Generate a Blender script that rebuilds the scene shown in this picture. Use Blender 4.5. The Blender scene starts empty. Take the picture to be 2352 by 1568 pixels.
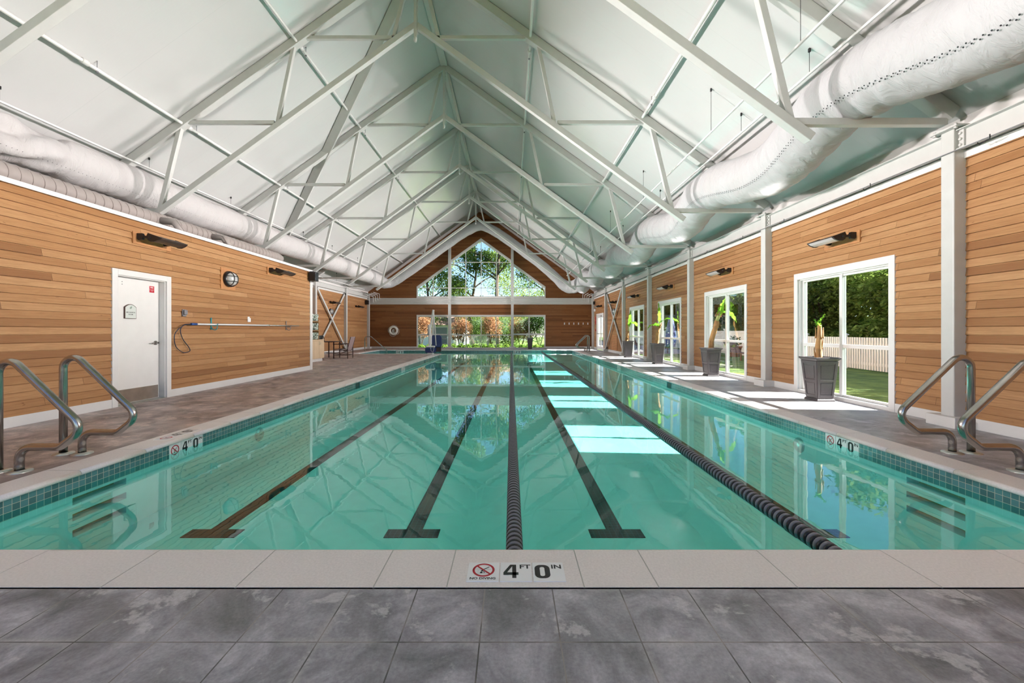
import bpy, math, random
from mathutils import Vector, Matrix
R = math.radians
random.seed(7)
S = bpy.context.scene
COL = S.collection

# ---------------------------------------------------------------- camera
H_EYE = 1.17
F_PX = 925.0
cam = bpy.data.cameras.new('camera')
cam.sensor_width = 36.0
cam.lens = F_PX * 36.0 / 2352.0
cam.shift_x = 2.0 / 2352.0
cam.shift_y = -24.0 / 2352.0
cam.clip_start = 0.05
cam.clip_end = 300
cam_o = bpy.data.objects.new('camera', cam)
COL.objects.link(cam_o)
cam_o.location = (0, 0, H_EYE)
cam_o.rotation_euler = (R(90), 0, 0)
S.camera = cam_o

# ---------------------------------------------------------------- world and sun
W = bpy.data.worlds.new('sky')
S.world = W
W.use_nodes = True
wn = W.node_tree
wn.nodes.clear()
sky = wn.nodes.new('ShaderNodeTexSky')
sky.sky_type = 'NISHITA'
sky.sun_disc = False
sky.sun_elevation = R(31)
sky.sun_rotation = R(92)
sky.air_density = 1.0
sky.dust_density = 0.1
sky.altitude = 2500
sky.ozone_density = 2.0
bg = wn.nodes.new('ShaderNodeBackground')
bg.inputs['Strength'].default_value = 0.15
wo = wn.nodes.new('ShaderNodeOutputWorld')
wn.links.new(sky.outputs[0], bg.inputs[0])
wn.links.new(bg.outputs[0], wo.inputs[0])

SUN_DIR = Vector((-math.cos(R(31)), 0.055, -math.sin(R(31)))).normalized()
sun = bpy.data.lights.new('sun', 'SUN')
sun.energy = 16.0
sun.angle = R(0.6)
sun.color = (1.0, 0.96, 0.91)
sun_o = bpy.data.objects.new('sun', sun)
COL.objects.link(sun_o)
sun_o.location = (30, 5, 20)
sun_o.rotation_euler = SUN_DIR.to_track_quat('-Z', 'Y').to_euler()
FILL_W = 54.0

S.view_settings.view_transform = 'Standard'
S.view_settings.look = 'None'
S.view_settings.gamma = 1
S.view_settings.use_curve_mapping = False
S.view_settings.exposure = 1.2
cy = S.cycles
cy.use_denoising = True
cy.use_adaptive_sampling = True
cy.adaptive_threshold = 0.10
cy.adaptive_min_samples = 20
cy.max_bounces = 5
cy.diffuse_bounces = 3
cy.glossy_bounces = 3
cy.transmission_bounces = 8
cy.transparent_max_bounces = 8
cy.caustics_reflective = False
cy.caustics_refractive = True
cy.sample_clamp_indirect = 6.0
cy.sample_clamp_direct = 0.0
cy.blur_glossy = 0.5

# ---------------------------------------------------------------- node helpers
def mat(name):
    m = bpy.data.materials.new(name)
    m.use_nodes = True
    nt = m.node_tree
    return m, nt, nt.nodes['Principled BSDF']

def N(nt, t, **kw):
    n = nt.nodes.new(t)
    for k, v in kw.items():
        setattr(n, k, v)
    return n

def plug(nt, v, sock):
    if hasattr(v, 'is_output') or hasattr(v, 'links'):
        nt.links.new(v, sock)
    else:
        sock.default_value = v

def mth(nt, op, a, b=None, c=None):
    n = N(nt, 'ShaderNodeMath', operation=op)
    plug(nt, a, n.inputs[0])
    if b is not None: plug(nt, b, n.inputs[1])
    if c is not None: plug(nt, c, n.inputs[2])
    return n.outputs[0]

def ramp(nt, fac, stops, interp='LINEAR'):
    r = N(nt, 'ShaderNodeValToRGB')
    r.color_ramp.interpolation = interp
    e = r.color_ramp.elements
    while len(e) < len(stops): e.new(0.5)
    for i, (p, c) in enumerate(stops):
        e[i].position = p
        e[i].color = (c[0], c[1], c[2], 1) if not isinstance(c, (int, float)) else (c, c, c, 1)
    nt.links.new(fac, r.inputs[0])
    return r.outputs[0]

def mixc(nt, fac, a, b, mode='MIX'):
    n = N(nt, 'ShaderNodeMix', data_type='RGBA', blend_type=mode)
    plug(nt, fac, n.inputs[0])
    for v, s in ((a, n.inputs[6]), (b, n.inputs[7])):
        if isinstance(v, (tuple, list)): s.default_value = (v[0], v[1], v[2], 1)
        else: nt.links.new(v, s)
    return n.outputs[2]

def pos(nt):
    g = N(nt, 'ShaderNodeNewGeometry')
    s = N(nt, 'ShaderNodeSeparateXYZ')
    nt.links.new(g.outputs['Position'], s.inputs[0])
    return g.outputs['Position'], s.outputs[0], s.outputs[1], s.outputs[2]

def comb(nt, x, y, z):
    c = N(nt, 'ShaderNodeCombineXYZ')
    plug(nt, x, c.inputs[0]); plug(nt, y, c.inputs[1]); plug(nt, z, c.inputs[2])
    return c.outputs[0]

def noise(nt, vec, scale=5, detail=3, rough=0.55, dist=0.0):
    n = N(nt, 'ShaderNodeTexNoise')
    if vec is not None: nt.links.new(vec, n.inputs['Vector'])
    n.inputs['Scale'].default_value = scale
    n.inputs['Detail'].default_value = detail
    n.inputs['Roughness'].default_value = rough
    n.inputs['Distortion'].default_value = dist
    return n.outputs[0]

def bump(nt, h, strength, dist, b):
    n = N(nt, 'ShaderNodeBump')
    n.inputs['Strength'].default_value = strength
    n.inputs['Distance'].default_value = dist
    nt.links.new(h, n.inputs['Height'])
    nt.links.new(n.outputs[0], b.inputs['Normal'])

def plain(name, c, rough=0.5, metal=0.0, spec=0.5, bumpy=0.0, bscale=40, vary=0.0):
    m, nt, b = mat(name)
    b.inputs['Roughness'].default_value = rough
    b.inputs['Metallic'].default_value = metal
    b.inputs['Specular IOR Level'].default_value = spec
    p, x, y, z = pos(nt)
    nz = noise(nt, p, bscale if bumpy else 6, 3)
    lo = tuple(v * (1 - vary) for v in c); hi = tuple(min(1, v * (1 + vary)) for v in c)
    nt.links.new(ramp(nt, nz, [(0.3, lo), (0.7, hi)]), b.inputs['Base Color'])
    if bumpy: bump(nt, nz, bumpy, 0.01, b)
    return m

BH = 0.1016   # siding exposure
def siding(name, axis, tint=(1, 1, 1)):
    m, nt, b = mat(name)
    p, x, y, z = pos(nt)
    u = x if axis == 'X' else y
    row = mth(nt, 'FLOOR', mth(nt, 'DIVIDE', mth(nt, 'ADD', z, 0.001), BH))
    wr = N(nt, 'ShaderNodeTexWhiteNoise', noise_dimensions='1D')
    nt.links.new(row, wr.inputs['W'])
    useg = mth(nt, 'ADD', mth(nt, 'DIVIDE', u, 2.9), mth(nt, 'MULTIPLY', wr.outputs[0], 7.0))
    seg = mth(nt, 'FLOOR', useg)
    wn2 = N(nt, 'ShaderNodeTexWhiteNoise', noise_dimensions='2D')
    nt.links.new(comb(nt, row, seg, 0.0), wn2.inputs['Vector'])
    base = ramp(nt, wn2.outputs[0], [(0.0, (0.33, 0.152, 0.060)), (0.2, (0.45, 0.225, 0.092)),
                                     (0.6, (0.52, 0.27, 0.115)), (1.0, (0.60, 0.335, 0.155))])
    gv = comb(nt, mth(nt, 'MULTIPLY', u, 1.3), mth(nt, 'MULTIPLY', wn2.outputs[0], 37.0), mth(nt, 'MULTIPLY', z, 26.0))
    g1 = noise(nt, gv, 2.0, 6, 0.6, 1.2)
    gv2 = comb(nt, mth(nt, 'MULTIPLY', u, 6.0), mth(nt, 'MULTIPLY', row, 3.7), mth(nt, 'MULTIPLY', z, 130.0))
    g2 = noise(nt, gv2, 2.0, 3, 0.6, 0.4)
    c = mixc(nt, mth(nt, 'MULTIPLY', ramp(nt, g1, [(0.38, 0.0), (0.66, 1.0)]), 0.42), base, (0.27, 0.10, 0.035))
    c = mixc(nt, mth(nt, 'MULTIPLY', ramp(nt, g2, [(0.45, 0.0), (0.75, 1.0)]), 0.30), c, (0.30, 0.12, 0.05))
    kn = noise(nt, comb(nt, mth(nt, 'MULTIPLY', u, 3.0), row, mth(nt, 'MULTIPLY', z, 9.0)), 3.1, 1)
    c = mixc(nt, ramp(nt, kn, [(0.76, 0.0), (0.80, 0.6)]), c, (0.16, 0.05, 0.02))
    fr = mth(nt, 'FRACT', useg)
    joint = mth(nt, 'LESS_THAN', fr, 0.0012)
    c = mixc(nt, joint, c, (0.08, 0.03, 0.01))
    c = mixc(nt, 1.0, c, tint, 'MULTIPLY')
    nt.links.new(c, b.inputs['Base Color'])
    b.inputs['Roughness'].default_value = 0.42
    b.inputs['Specular IOR Level'].default_value = 0.35
    bump(nt, g2, 0.25, 0.003, b)
    return m

M = {}
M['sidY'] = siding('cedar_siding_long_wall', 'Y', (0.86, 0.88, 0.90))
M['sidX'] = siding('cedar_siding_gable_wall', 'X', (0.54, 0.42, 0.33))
M['cedar'] = plain('cedar_board', (0.50, 0.23, 0.09), 0.5, vary=0.15)
M['trim'] = plain('white_trim_paint', (0.72, 0.71, 0.695), 0.4, vary=0.02)
M['steel'] = plain('white_painted_steel', (0.57, 0.57, 0.555), 0.38, vary=0.03)
M['pipe'] = plain('white_pipe_paint', (0.68, 0.685, 0.67), 0.35, vary=0.02)
M['chrome'] = plain('brushed_stainless', (0.42, 0.40, 0.38), 0.24, metal=1.0, vary=0.12)
M['flange'] = plain('dull_flange_metal', (0.55, 0.56, 0.53), 0.35, metal=0.8, vary=0.15)
M['black'] = plain('black_metal', (0.012, 0.012, 0.014), 0.35)
M['darkbrown'] = plain('dark_bronze_metal', (0.06, 0.045, 0.04), 0.4, metal=0.3)
M['grey'] = plain('grey_plastic', (0.22, 0.22, 0.24), 0.5)
M['silver'] = plain('silver_reflector', (0.62, 0.60, 0.60), 0.3, metal=0.7)
M['frost'] = plain('frosted_lens', (0.55, 0.56, 0.56), 0.15)
M['white'] = plain('white_plastic', (0.82, 0.82, 0.82), 0.35)
M['door'] = plain('door_paint', (0.74, 0.73, 0.71), 0.4, vary=0.02)
M['kick'] = plain('kick_plate_metal', (0.50, 0.42, 0.36), 0.32, metal=0.9, vary=0.12)
M['navy'] = plain('navy_plastic', (0.012, 0.03, 0.13), 0.35)
M['brown'] = plain('brown_plastic', (0.06, 0.03, 0.03), 0.5)
M['red'] = plain('red_print', (0.48, 0.012, 0.03), 0.45)
M['ink'] = plain('black_print', (0.015, 0.015, 0.018), 0.45)
M['tilewhite'] = plain('white_sign_tile', (0.90, 0.90, 0.92), 0.25)
M['planter'] = plain('planter_resin', (0.085, 0.072, 0.075), 0.42, bumpy=0.1, bscale=60, vary=0.12)
M['soil'] = plain('potting_soil', (0.04, 0.025, 0.015), 0.9, bumpy=0.5, bscale=60)
M['birch'] = plain('birch_laminate', (0.66, 0.50, 0.33), 0.4, vary=0.04)
M['shelfwood'] = plain('shelf_wood', (0.34, 0.20, 0.09), 0.5, vary=0.1)
M['sling'] = plain('mauve_sling_fabric', (0.30, 0.22, 0.22), 0.7)
M['rubber'] = plain('hose_rubber', (0.02, 0.03, 0.06), 0.45)
M['teal'] = plain('teal_plastic', (0.02, 0.30, 0.36), 0.4)
M['blueplastic'] = plain('blue_plastic', (0.02, 0.08, 0.30), 0.4)
M['cream'] = plain('cream_ring', (0.78, 0.76, 0.71), 0.5)
M['houseroof'] = plain('brown_shingles', (0.32, 0.20, 0.16), 0.9, bumpy=0.5, bscale=12, vary=0.25)
M['housewall'] = plain('white_clapboard', (0.90, 0.89, 0.87), 0.6)
M['terracotta'] = plain('terracotta', (0.42, 0.17, 0.10), 0.7)
M['brownwood'] = plain('outdoor_wood', (0.20, 0.10, 0.06), 0.6)
M['umbrella'] = plain('blue_canvas', (0.05, 0.09, 0.28), 0.7)
M['bark'] = plain('tree_bark', (0.10, 0.07, 0.05), 0.9, bumpy=0.6, bscale=14, vary=0.3)

# duct fabric
def duct_mat(name, c):
    m, nt, b = mat(name)
    p, x, y, z = pos(nt)
    n1 = noise(nt, comb(nt, x, mth(nt, 'MULTIPLY', y, 2.2), z), 3.0, 4, 0.6, 0.8)
    n2 = noise(nt, p, 0.9, 2)
    col = mixc(nt, ramp(nt, n2, [(0.55, 0.0), (0.75, 0.35)]), c, (c[0]*0.9, c[1]*0.86, c[2]*0.82))
    nt.links.new(col, b.inputs['Base Color'])
    b.inputs['Roughness'].default_value = 0.6
    b.inputs['Specular IOR Level'].default_value = 0.3
    bump(nt, n1, 0.8, 0.05, b)
    return m
M['duct'] = duct_mat('duct_fabric', (0.46, 0.46, 0.47))
M['ductl'] = duct_mat('duct_fabric_stained', (0.54, 0.52, 0.52))
m, nt, b = mat('spiral_duct_paint')
p, x, y, z = pos(nt)
sf = mth(nt, 'FRACT', mth(nt, 'ADD', mth(nt, 'DIVIDE', y, 0.15), mth(nt, 'MULTIPLY', z, 1.2)))
sl_ = mth(nt, 'LESS_THAN', sf, 0.09)
nt.links.new(mixc(nt, sl_, (0.34, 0.30, 0.28), (0.16, 0.13, 0.12)), b.inputs['Base Color'])
b.inputs['Roughness'].default_value = 0.5
M['spiral'] = m

# glossy ceiling panels
m, nt, b = mat('glossy_ceiling_panel')
p, x, y, z = pos(nt)
st = noise(nt, comb(nt, mth(nt, 'MULTIPLY', x, 0.8), mth(nt, 'MULTIPLY', y, 7.0), mth(nt, 'MULTIPLY', z, 0.8)), 1.6, 3, 0.6, 0.3)
bl = noise(nt, p, 0.5, 3)
seam = mth(nt, 'LESS_THAN', mth(nt, 'FRACT', mth(nt, 'DIVIDE', mth(nt, 'ADD', y, 0.05), 1.215)), 0.006)
c = ramp(nt, bl, [(0.3, (0.56, 0.565, 0.56)), (0.7, (0.60, 0.60, 0.595))])
c = mixc(nt, seam, c, (0.54, 0.55, 0.545))
nt.links.new(c, b.inputs['Base Color'])
nt.links.new(ramp(nt, bl, [(0.3, 0.13), (0.7, 0.22)]), b.inputs['Roughness'])
b.inputs['Specular IOR Level'].default_value = 0.7
bump(nt, st, 0.35, 0.006, b)
M['ceiling'] = m

# slate deck
m, nt, b = mat('slate_deck')
p, x, y, z = pos(nt)
tx = mth(nt, 'DIVIDE', mth(nt, 'ADD', x, 0.119), 0.305)
ty = mth(nt, 'DIVIDE', mth(nt, 'SUBTRACT', y, 1.515), 0.313)
fx = mth(nt, 'FRACT', tx); fy = mth(nt, 'FRACT', ty)
def near0(f, w): return mth(nt, 'GREATER_THAN', mth(nt, 'ABSOLUTE', mth(nt, 'SUBTRACT', f, 0.5)), 0.5 - w)
jx = near0(fx, 0.009); jy = near0(fy, 0.009)
jj = mth(nt, 'MAXIMUM', jx, jy)
wt = N(nt, 'ShaderNodeTexWhiteNoise', noise_dimensions='2D')
nt.links.new(comb(nt, mth(nt, 'FLOOR', tx), mth(nt, 'FLOOR', ty), 0.0), wt.inputs['Vector'])
n1 = noise(nt, p, 3.2, 8, 0.62, 0.6)
n2 = noise(nt, p, 70, 4, 0.7)
n3 = noise(nt, p, 3.6, 7, 0.66, 0.35)
col = ramp(nt, n1, [(0.34, (0.10, 0.10, 0.107)), (0.46, (0.21, 0.20, 0.225)), (0.56, (0.33, 0.315, 0.355)), (0.66, (0.50, 0.48, 0.52))])
col = mixc(nt, mth(nt, 'MULTIPLY', wt.outputs[0], 0.35), col, (0.27, 0.265, 0.285))
col = mixc(nt, ramp(nt, n3, [(0.575, 0.0), (0.615, 0.75)]), col, (0.46, 0.44, 0.46))
edge = mth(nt, 'MAXIMUM', mth(nt, 'ABSOLUTE', mth(nt, 'SUBTRACT', fx, 0.5)), mth(nt, 'ABSOLUTE', mth(nt, 'SUBTRACT', fy, 0.5)))
ed = mth(nt, 'MULTIPLY', ramp(nt, edge, [(0.40, 0.0), (0.5, 1.0)]), ramp(nt, noise(nt, p, 2.3, 3), [(0.48, 0.0), (0.62, 0.7)]))
col = mixc(nt, ed, col, (0.40, 0.385, 0.39))
col = mixc(nt, 0.75, col, ramp(nt, n2, [(0.3, 1.0), (0.7, 1.6)]), 'MULTIPLY')
jc = ramp(nt, noise(nt, p, 4, 2), [(0.42, (0.09, 0.085, 0.085)), (0.58, (0.30, 0.27, 0.26))])
col = mixc(nt, jj, col, jc)
# brown light off the cedar wall, painted into the left paving colour
wood_bounce = ramp(nt, mth(nt, 'MULTIPLY_ADD', x, -0.5, -1.75), [(0.0, 0.0), (0.25, 0.75)])
col = mixc(nt, wood_bounce, col, mixc(nt, 1.0, col, (1.15, 0.90, 0.72), 'MULTIPLY'))
# white stains by the right windows; lightening for sun and warm bounce painted in
stain_sun = mth(nt, 'MULTIPLY', ramp(nt, mth(nt, 'MULTIPLY_ADD', x, 0.6, -2.2), [(0.0, 0.0), (0.35, 1.0)]), ramp(nt, noise(nt, comb(nt, x, mth(nt, 'MULTIPLY', y, 0.7), 0.0), 2.6, 7, 0.7, 0.5), [(0.40, 0.15), (0.58, 0.85)]))
stain_sun = mth(nt, 'MULTIPLY', stain_sun, ramp(nt, mth(nt, 'MULTIPLY_ADD', y, 0.25, -1.0), [(0.0, 0.25), (0.45, 1.0)]))
col = mixc(nt, stain_sun, col, (0.52, 0.50, 0.49))
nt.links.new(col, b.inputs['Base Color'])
rn = noise(nt, p, 1.1, 4)
nt.links.new(ramp(nt, rn, [(0.40, 0.30), (0.6, 0.55)]), b.inputs['Roughness'])
hh = mth(nt, 'SUBTRACT', mth(nt, 'ADD', mth(nt, 'MULTIPLY', n1, 0.6), mth(nt, 'MULTIPLY', n2, 0.25)), mth(nt, 'MULTIPLY', jj, 0.4))
bump(nt, hh, 0.6, 0.006, b)
M['deck'] = m

M['coping'] = plain('cream_coping_stone', (0.80, 0.735, 0.72), 0.5, bumpy=0.08, bscale=90, vary=0.07)
M['grout'] = plain('pale_grout', (0.50, 0.49, 0.46), 0.8)
M['plaster'] = plain('pool_plaster', (0.85, 0.88, 0.87), 0.7, vary=0.03)

def tilemat(name, tile, grout, sx, axis, oz, tz=0.0508, var=0.25, rough=0.2):
    m, nt, b = mat(name)
    p, x, y, z = pos(nt)
    if axis == 'FLOOR': a, c2 = x, y
    else: a, c2 = (x if axis == 'X' else y), z
    ta = mth(nt, 'DIVIDE', a, sx); tb = mth(nt, 'DIVIDE', mth(nt, 'ADD', c2, oz), tz)
    fa = mth(nt, 'FRACT', ta); fb = mth(nt, 'FRACT', tb)
    g = mth(nt, 'MAXIMUM', mth(nt, 'GREATER_THAN', mth(nt, 'ABSOLUTE', mth(nt, 'SUBTRACT', fa, 0.5)), 0.465),
            mth(nt, 'GREATER_THAN', mth(nt, 'ABSOLUTE', mth(nt, 'SUBTRACT', fb, 0.5)), 0.465))
    w = N(nt, 'ShaderNodeTexWhiteNoise', noise_dimensions='2D')
    nt.links.new(comb(nt, mth(nt, 'FLOOR', ta), mth(nt, 'FLOOR', tb), 0.0), w.inputs['Vector'])
    tc = ramp(nt, w.outputs[0], [(0.0, tuple(v*(1-var) for v in tile)), (1.0, tuple(v*(1+var) for v in tile))])
    nt.links.new(mixc(nt, g, tc, grout), b.inputs['Base Color'])
    b.inputs['Roughness'].default_value = rough
    if axis == 'FLOOR': b.inputs['Specular IOR Level'].default_value = 0.05
    bump(nt, g, -0.4, 0.002, b)
    return m
M['bandY'] = tilemat('teal_waterline_tile', (0.085, 0.22, 0.24), (0.55, 0.55, 0.48), 0.0508, 'Y', 0.045)
M['bandX'] = tilemat('teal_waterline_tile_end', (0.085, 0.22, 0.24), (0.55, 0.55, 0.48), 0.0508, 'X', 0.045)
M['lane'] = tilemat('black_lane_tile', (0.010, 0.010, 0.012), (0.05, 0.10, 0.13), 0.0508, 'FLOOR', 0.0, 0.0508, 0.3, 0.3)

# water
m = bpy.data.materials.new('pool_water'); m.use_nodes = True
nt = m.node_tree; nt.nodes.clear()
out = N(nt, 'ShaderNodeOutputMaterial')
p, x, y, z = pos(nt)
rip = noise(nt, comb(nt, x, mth(nt, 'MULTIPLY', y, 1.0), 0.0), 2.2, 3, 0.5)
bm_ = N(nt, 'ShaderNodeBump'); bm_.inputs['Strength'].default_value = 0.06; bm_.inputs['Distance'].default_value = 0.02
nt.links.new(rip, bm_.inputs['Height'])
rf = N(nt, 'ShaderNodeBsdfTransparent'); rf.inputs['Color'].default_value = (0.40, 0.92, 0.86, 1)
gl = N(nt, 'ShaderNodeBsdfGlossy'); gl.inputs['Roughness'].default_value = 0.0; gl.inputs['Color'].default_value = (1, 1, 1, 1)
fr = N(nt, 'ShaderNodeFresnel'); fr.inputs['IOR'].default_value = 1.333
mx = N(nt, 'ShaderNodeMixShader')
for n_ in (gl, fr): nt.links.new(bm_.outputs[0], n_.inputs['Normal'])
geo = N(nt, 'ShaderNodeNewGeometry')
side = N(nt, 'ShaderNodeMix'); side.inputs[3].default_value = 0.04
nt.links.new(geo.outputs['Backfacing'], side.inputs[0]); nt.links.new(fr.outputs[0], side.inputs[2])
nt.links.new(side.outputs[0], mx.inputs[0]); nt.links.new(rf.outputs[0], mx.inputs[1]); nt.links.new(gl.outputs[0], mx.inputs[2])
nt.links.new(mx.outputs[0], out.inputs[0])
M['water'] = m

# window glass
m = bpy.data.materials.new('window_glass'); m.use_nodes = True
nt = m.node_tree; nt.nodes.clear()
out = N(nt, 'ShaderNodeOutputMaterial')
tr = N(nt, 'ShaderNodeBsdfTransparent'); tr.inputs[0].default_value = (0.96, 0.98, 0.97, 1)
gl = N(nt, 'ShaderNodeBsdfGlossy'); gl.inputs['Roughness'].default_value = 0.0
mx = N(nt, 'ShaderNodeMixShader')
lw = N(nt, 'ShaderNodeLayerWeight'); lw.inputs['Blend'].default_value = 0.12
nt.links.new(mth(nt, 'MULTIPLY', lw.outputs['Fresnel'], 0.5), mx.inputs[0])
nt.links.new(tr.outputs[0], mx.inputs[1]); nt.links.new(gl.outputs[0], mx.inputs[2])
nt.links.new(mx.outputs[0], out.inputs[0])
M['glass'] = m

def leafmat(name, c1, c2, trans=0.45, scale=1.2):
    m = bpy.data.materials.new(name); m.use_nodes = True
    nt = m.node_tree; nt.nodes.clear()
    out = N(nt, 'ShaderNodeOutputMaterial')
    p, x, y, z = pos(nt)
    c = ramp(nt, noise(nt, p, scale, 4, 0.7), [(0.35, c1), (0.65, c2)])
    d = N(nt, 'ShaderNodeBsdfDiffuse'); t = N(nt, 'ShaderNodeBsdfTranslucent')
    nt.links.new(c, d.inputs[0]); nt.links.new(c, t.inputs[0])
    mx = N(nt, 'ShaderNodeMixShader'); mx.inputs[0].default_value = trans
    nt.links.new(d.outputs[0], mx.inputs[1]); nt.links.new(t.outputs[0], mx.inputs[2])
    nt.links.new(mx.outputs[0], out.inputs[0])
    return m
M['leaf1'] = leafmat('green_leaves', (0.05, 0.10, 0.02), (0.18, 0.27, 0.06))
M['leaf2'] = leafmat('dark_green_leaves', (0.025, 0.06, 0.015), (0.09, 0.17, 0.04))
M['leafs'] = leafmat('screen_tree_leaves', (0.07, 0.14, 0.02), (0.36, 0.46, 0.12), 0.5, 1.6)
M['leafs2'] = leafmat('screen_tree_leaves_deep', (0.05, 0.10, 0.02), (0.26, 0.34, 0.08), 0.5, 1.6)
M['leafy'] = leafmat('yellow_green_leaves', (0.13, 0.20, 0.04), (0.34, 0.40, 0.10))
M['leafc'] = leafmat('copper_leaves', (0.20, 0.085, 0.04), (0.52, 0.31, 0.17), 0.35, 5)
M['banana'] = leafmat('banana_leaf', (0.10, 0.30, 0.02), (0.30, 0.52, 0.06), 0.45, 5)
M['stemgreen'] = plain('banana_stem', (0.42, 0.45, 0.14), 0.5, vary=0.25)
M['stembrown'] = plain('dry_banana_sheath', (0.42, 0.22, 0.08), 0.7, vary=0.4)
M['grass'] = leafmat('lawn_grass', (0.07, 0.16, 0.02), (0.22, 0.32, 0.06), 0.2, 2)
m, nt, b = mat('lawn_soil')
p, x, y, z = pos(nt)
nt.links.new(ramp(nt, noise(nt, p, 1.5, 8, 0.75), [(0.35, (0.05, 0.12, 0.015)), (0.65, (0.20, 0.30, 0.05))]), b.inputs['Base Color'])
b.inputs['Roughness'].default_value = 0.9
bump(nt, noise(nt, p, 60, 3), 0.8, 0.03, b)
M['lawn'] = m
# towels
m, nt, b = mat('speckled_towel_cloth')
p, x, y, z = pos(nt)
nt.links.new(ramp(nt, noise(nt, p, 26, 2, 0.5), [(0.42, (0.04, 0.07, 0.05)), (0.47, (0.35, 0.48, 0.36)), (0.53, (0.72, 0.75, 0.72))], 'CONSTANT'), b.inputs['Base Color'])
b.inputs['Roughness'].default_value = 0.9
M['towel'] = m

# ---------------------------------------------------------------- mesh builder
class MB:
    def __init__(s):
        s.v = []; s.f = []; s.m = []; s.s = []; s.mi = 0
    def face(s, pts, smooth=False):
        i = len(s.v); s.v += [tuple(q) for q in pts]
        s.f.append(tuple(range(i, i + len(pts)))); s.m.append(s.mi); s.s.append(smooth)
    def addv(s, vs, fs, smooth=False):
        i = len(s.v); s.v += [tuple(q) for q in vs]
        for f in fs:
            s.f.append(tuple(i + k for k in f)); s.m.append(s.mi); s.s.append(smooth)
        return s
    def box(s, x0, x1, y0, y1, z0, z1):
        if x0 > x1: x0, x1 = x1, x0
        if y0 > y1: y0, y1 = y1, y0
        if z0 > z1: z0, z1 = z1, z0
        vs = [(x0,y0,z0),(x1,y0,z0),(x1,y1,z0),(x0,y1,z0),(x0,y0,z1),(x1,y0,z1),(x1,y1,z1),(x0,y1,z1)]
        s.addv(vs, [(0,3,2,1),(4,5,6,7),(0,1,5,4),(1,2,6,5),(2,3,7,6),(3,0,4,7)])
        return s
    def hexa(s, b4, t4):
        s.addv(list(b4) + list(t4), [(0,3,2,1),(4,5,6,7),(0,1,5,4),(1,2,6,5),(2,3,7,6),(3,0,4,7)])
        return s
    def bar(s, a, b, w, d, up=(0,0,1)):
        a = Vector(a); b = Vector(b); t = (b - a).normalized(); up = Vector(up)
        sd = t.cross(up)
        if sd.length < 1e-4: sd = t.cross(Vector((0,1,0)))
        sd.normalize(); n = sd.cross(t).normalized()
        sd *= w / 2; n *= d / 2
        q = lambda c: [c - sd - n, c + sd - n, c + sd + n, c - sd + n]
        vs = q(a) + q(b)
        s.addv(vs, [(0,1,2,3),(7,6,5,4),(0,4,5,1),(1,5,6,2),(2,6,7,3),(3,7,4,0)])
        return s
    def tube(s, path, r, n=10, caps=True, rf=None):
        P = [Vector(q) for q in path]
        k = len(P)
        T = []
        for i in range(k):
            t = (P[min(i+1, k-1)] - P[max(i-1, 0)])
            T.append(t.normalized() if t.length > 1e-9 else Vector((0,0,1)))
        ref = Vector((0,0,1)) if abs(T[0].z) < 0.9 else Vector((1,0,0))
        u = T[0].cross(ref).normalized()
        vs = []
        for i in range(k):
            u = (u - T[i] * u.dot(T[i])).normalized()
            w = T[i].cross(u)
            for j in range(n):
                a = 2 * math.pi * j / n
                rr = r(i / max(1, k-1)) if callable(r) else r
                if rf: rr *= rf(i, a)
                vs.append(P[i] + (u * math.cos(a) + w * math.sin(a)) * rr)
        fs = [(i*n+j, i*n+(j+1)%n, (i+1)*n+(j+1)%n, (i+1)*n+j) for i in range(k-1) for j in range(n)]
        base = len(s.v)
        s.addv(vs, fs, True)
        if caps:
            s.f.append(tuple(base + j for j in range(n))[::-1]); s.m.append(s.mi); s.s.append(False)
            s.f.append(tuple(base + (k-1)*n + j for j in range(n))); s.m.append(s.mi); s.s.append(False)
        return s
    def lathe(s, prof, origin, axis='Z', n=24, smooth=True):
        ox, oy, oz = origin
        vs = []
        for (r, h) in prof:
            for j in range(n):
                a = 2*math.pi*j/n; c, d = r*math.cos(a), r*math.sin(a)
                if axis == 'Z': vs.append((ox+c, oy+d, oz+h))
                elif axis == 'X': vs.append((ox+h, oy+c, oz+d))
                else: vs.append((ox+c, oy+h, oz+d))
        k = len(prof)
        fs = [(i*n+j, i*n+(j+1)%n, (i+1)*n+(j+1)%n, (i+1)*n+j) for i in range(k-1) for j in range(n)]
        s.addv(vs, fs, smooth)
        return s
    def prism(s, poly, fn, d0, d1):
        # poly 2D list, fn(u,v,d)->xyz
        n = len(poly)
        vs = [fn(u, v, d0) for u, v in poly] + [fn(u, v, d1) for u, v in poly]
        s.addv(vs, [tuple(range(n))[::-1], tuple(range(n, 2*n))] + [(i, (i+1)%n, n+(i+1)%n, n+i) for i in range(n)])
        return s

def fillet(P, r, n=8):
    P = [Vector(q) for q in P]; out = [P[0]]
    for i in range(1, len(P)-1):
        a = (P[i-1]-P[i]); b = (P[i+1]-P[i]); la, lb = a.length, b.length
        a.normalize(); b.normalize()
        ang = a.angle(b); rr = r[i-1] if isinstance(r, (list, tuple)) else r
        t = min(rr / math.tan(ang/2), la*0.49, lb*0.49)
        rr = t * math.tan(ang/2)
        bis = (a+b).normalized(); c = P[i] + bis * (rr / math.sin(ang/2))
        s0 = P[i] + a*t - c; s1 = P[i] + b*t - c
        for k in range(n+1):
            w = k/n
            th = s0.angle(s1)
            v = (s0*math.sin((1-w)*th) + s1*math.sin(w*th)) / math.sin(th)
            out.append(c + v)
    out.append(P[-1])
    return out

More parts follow.
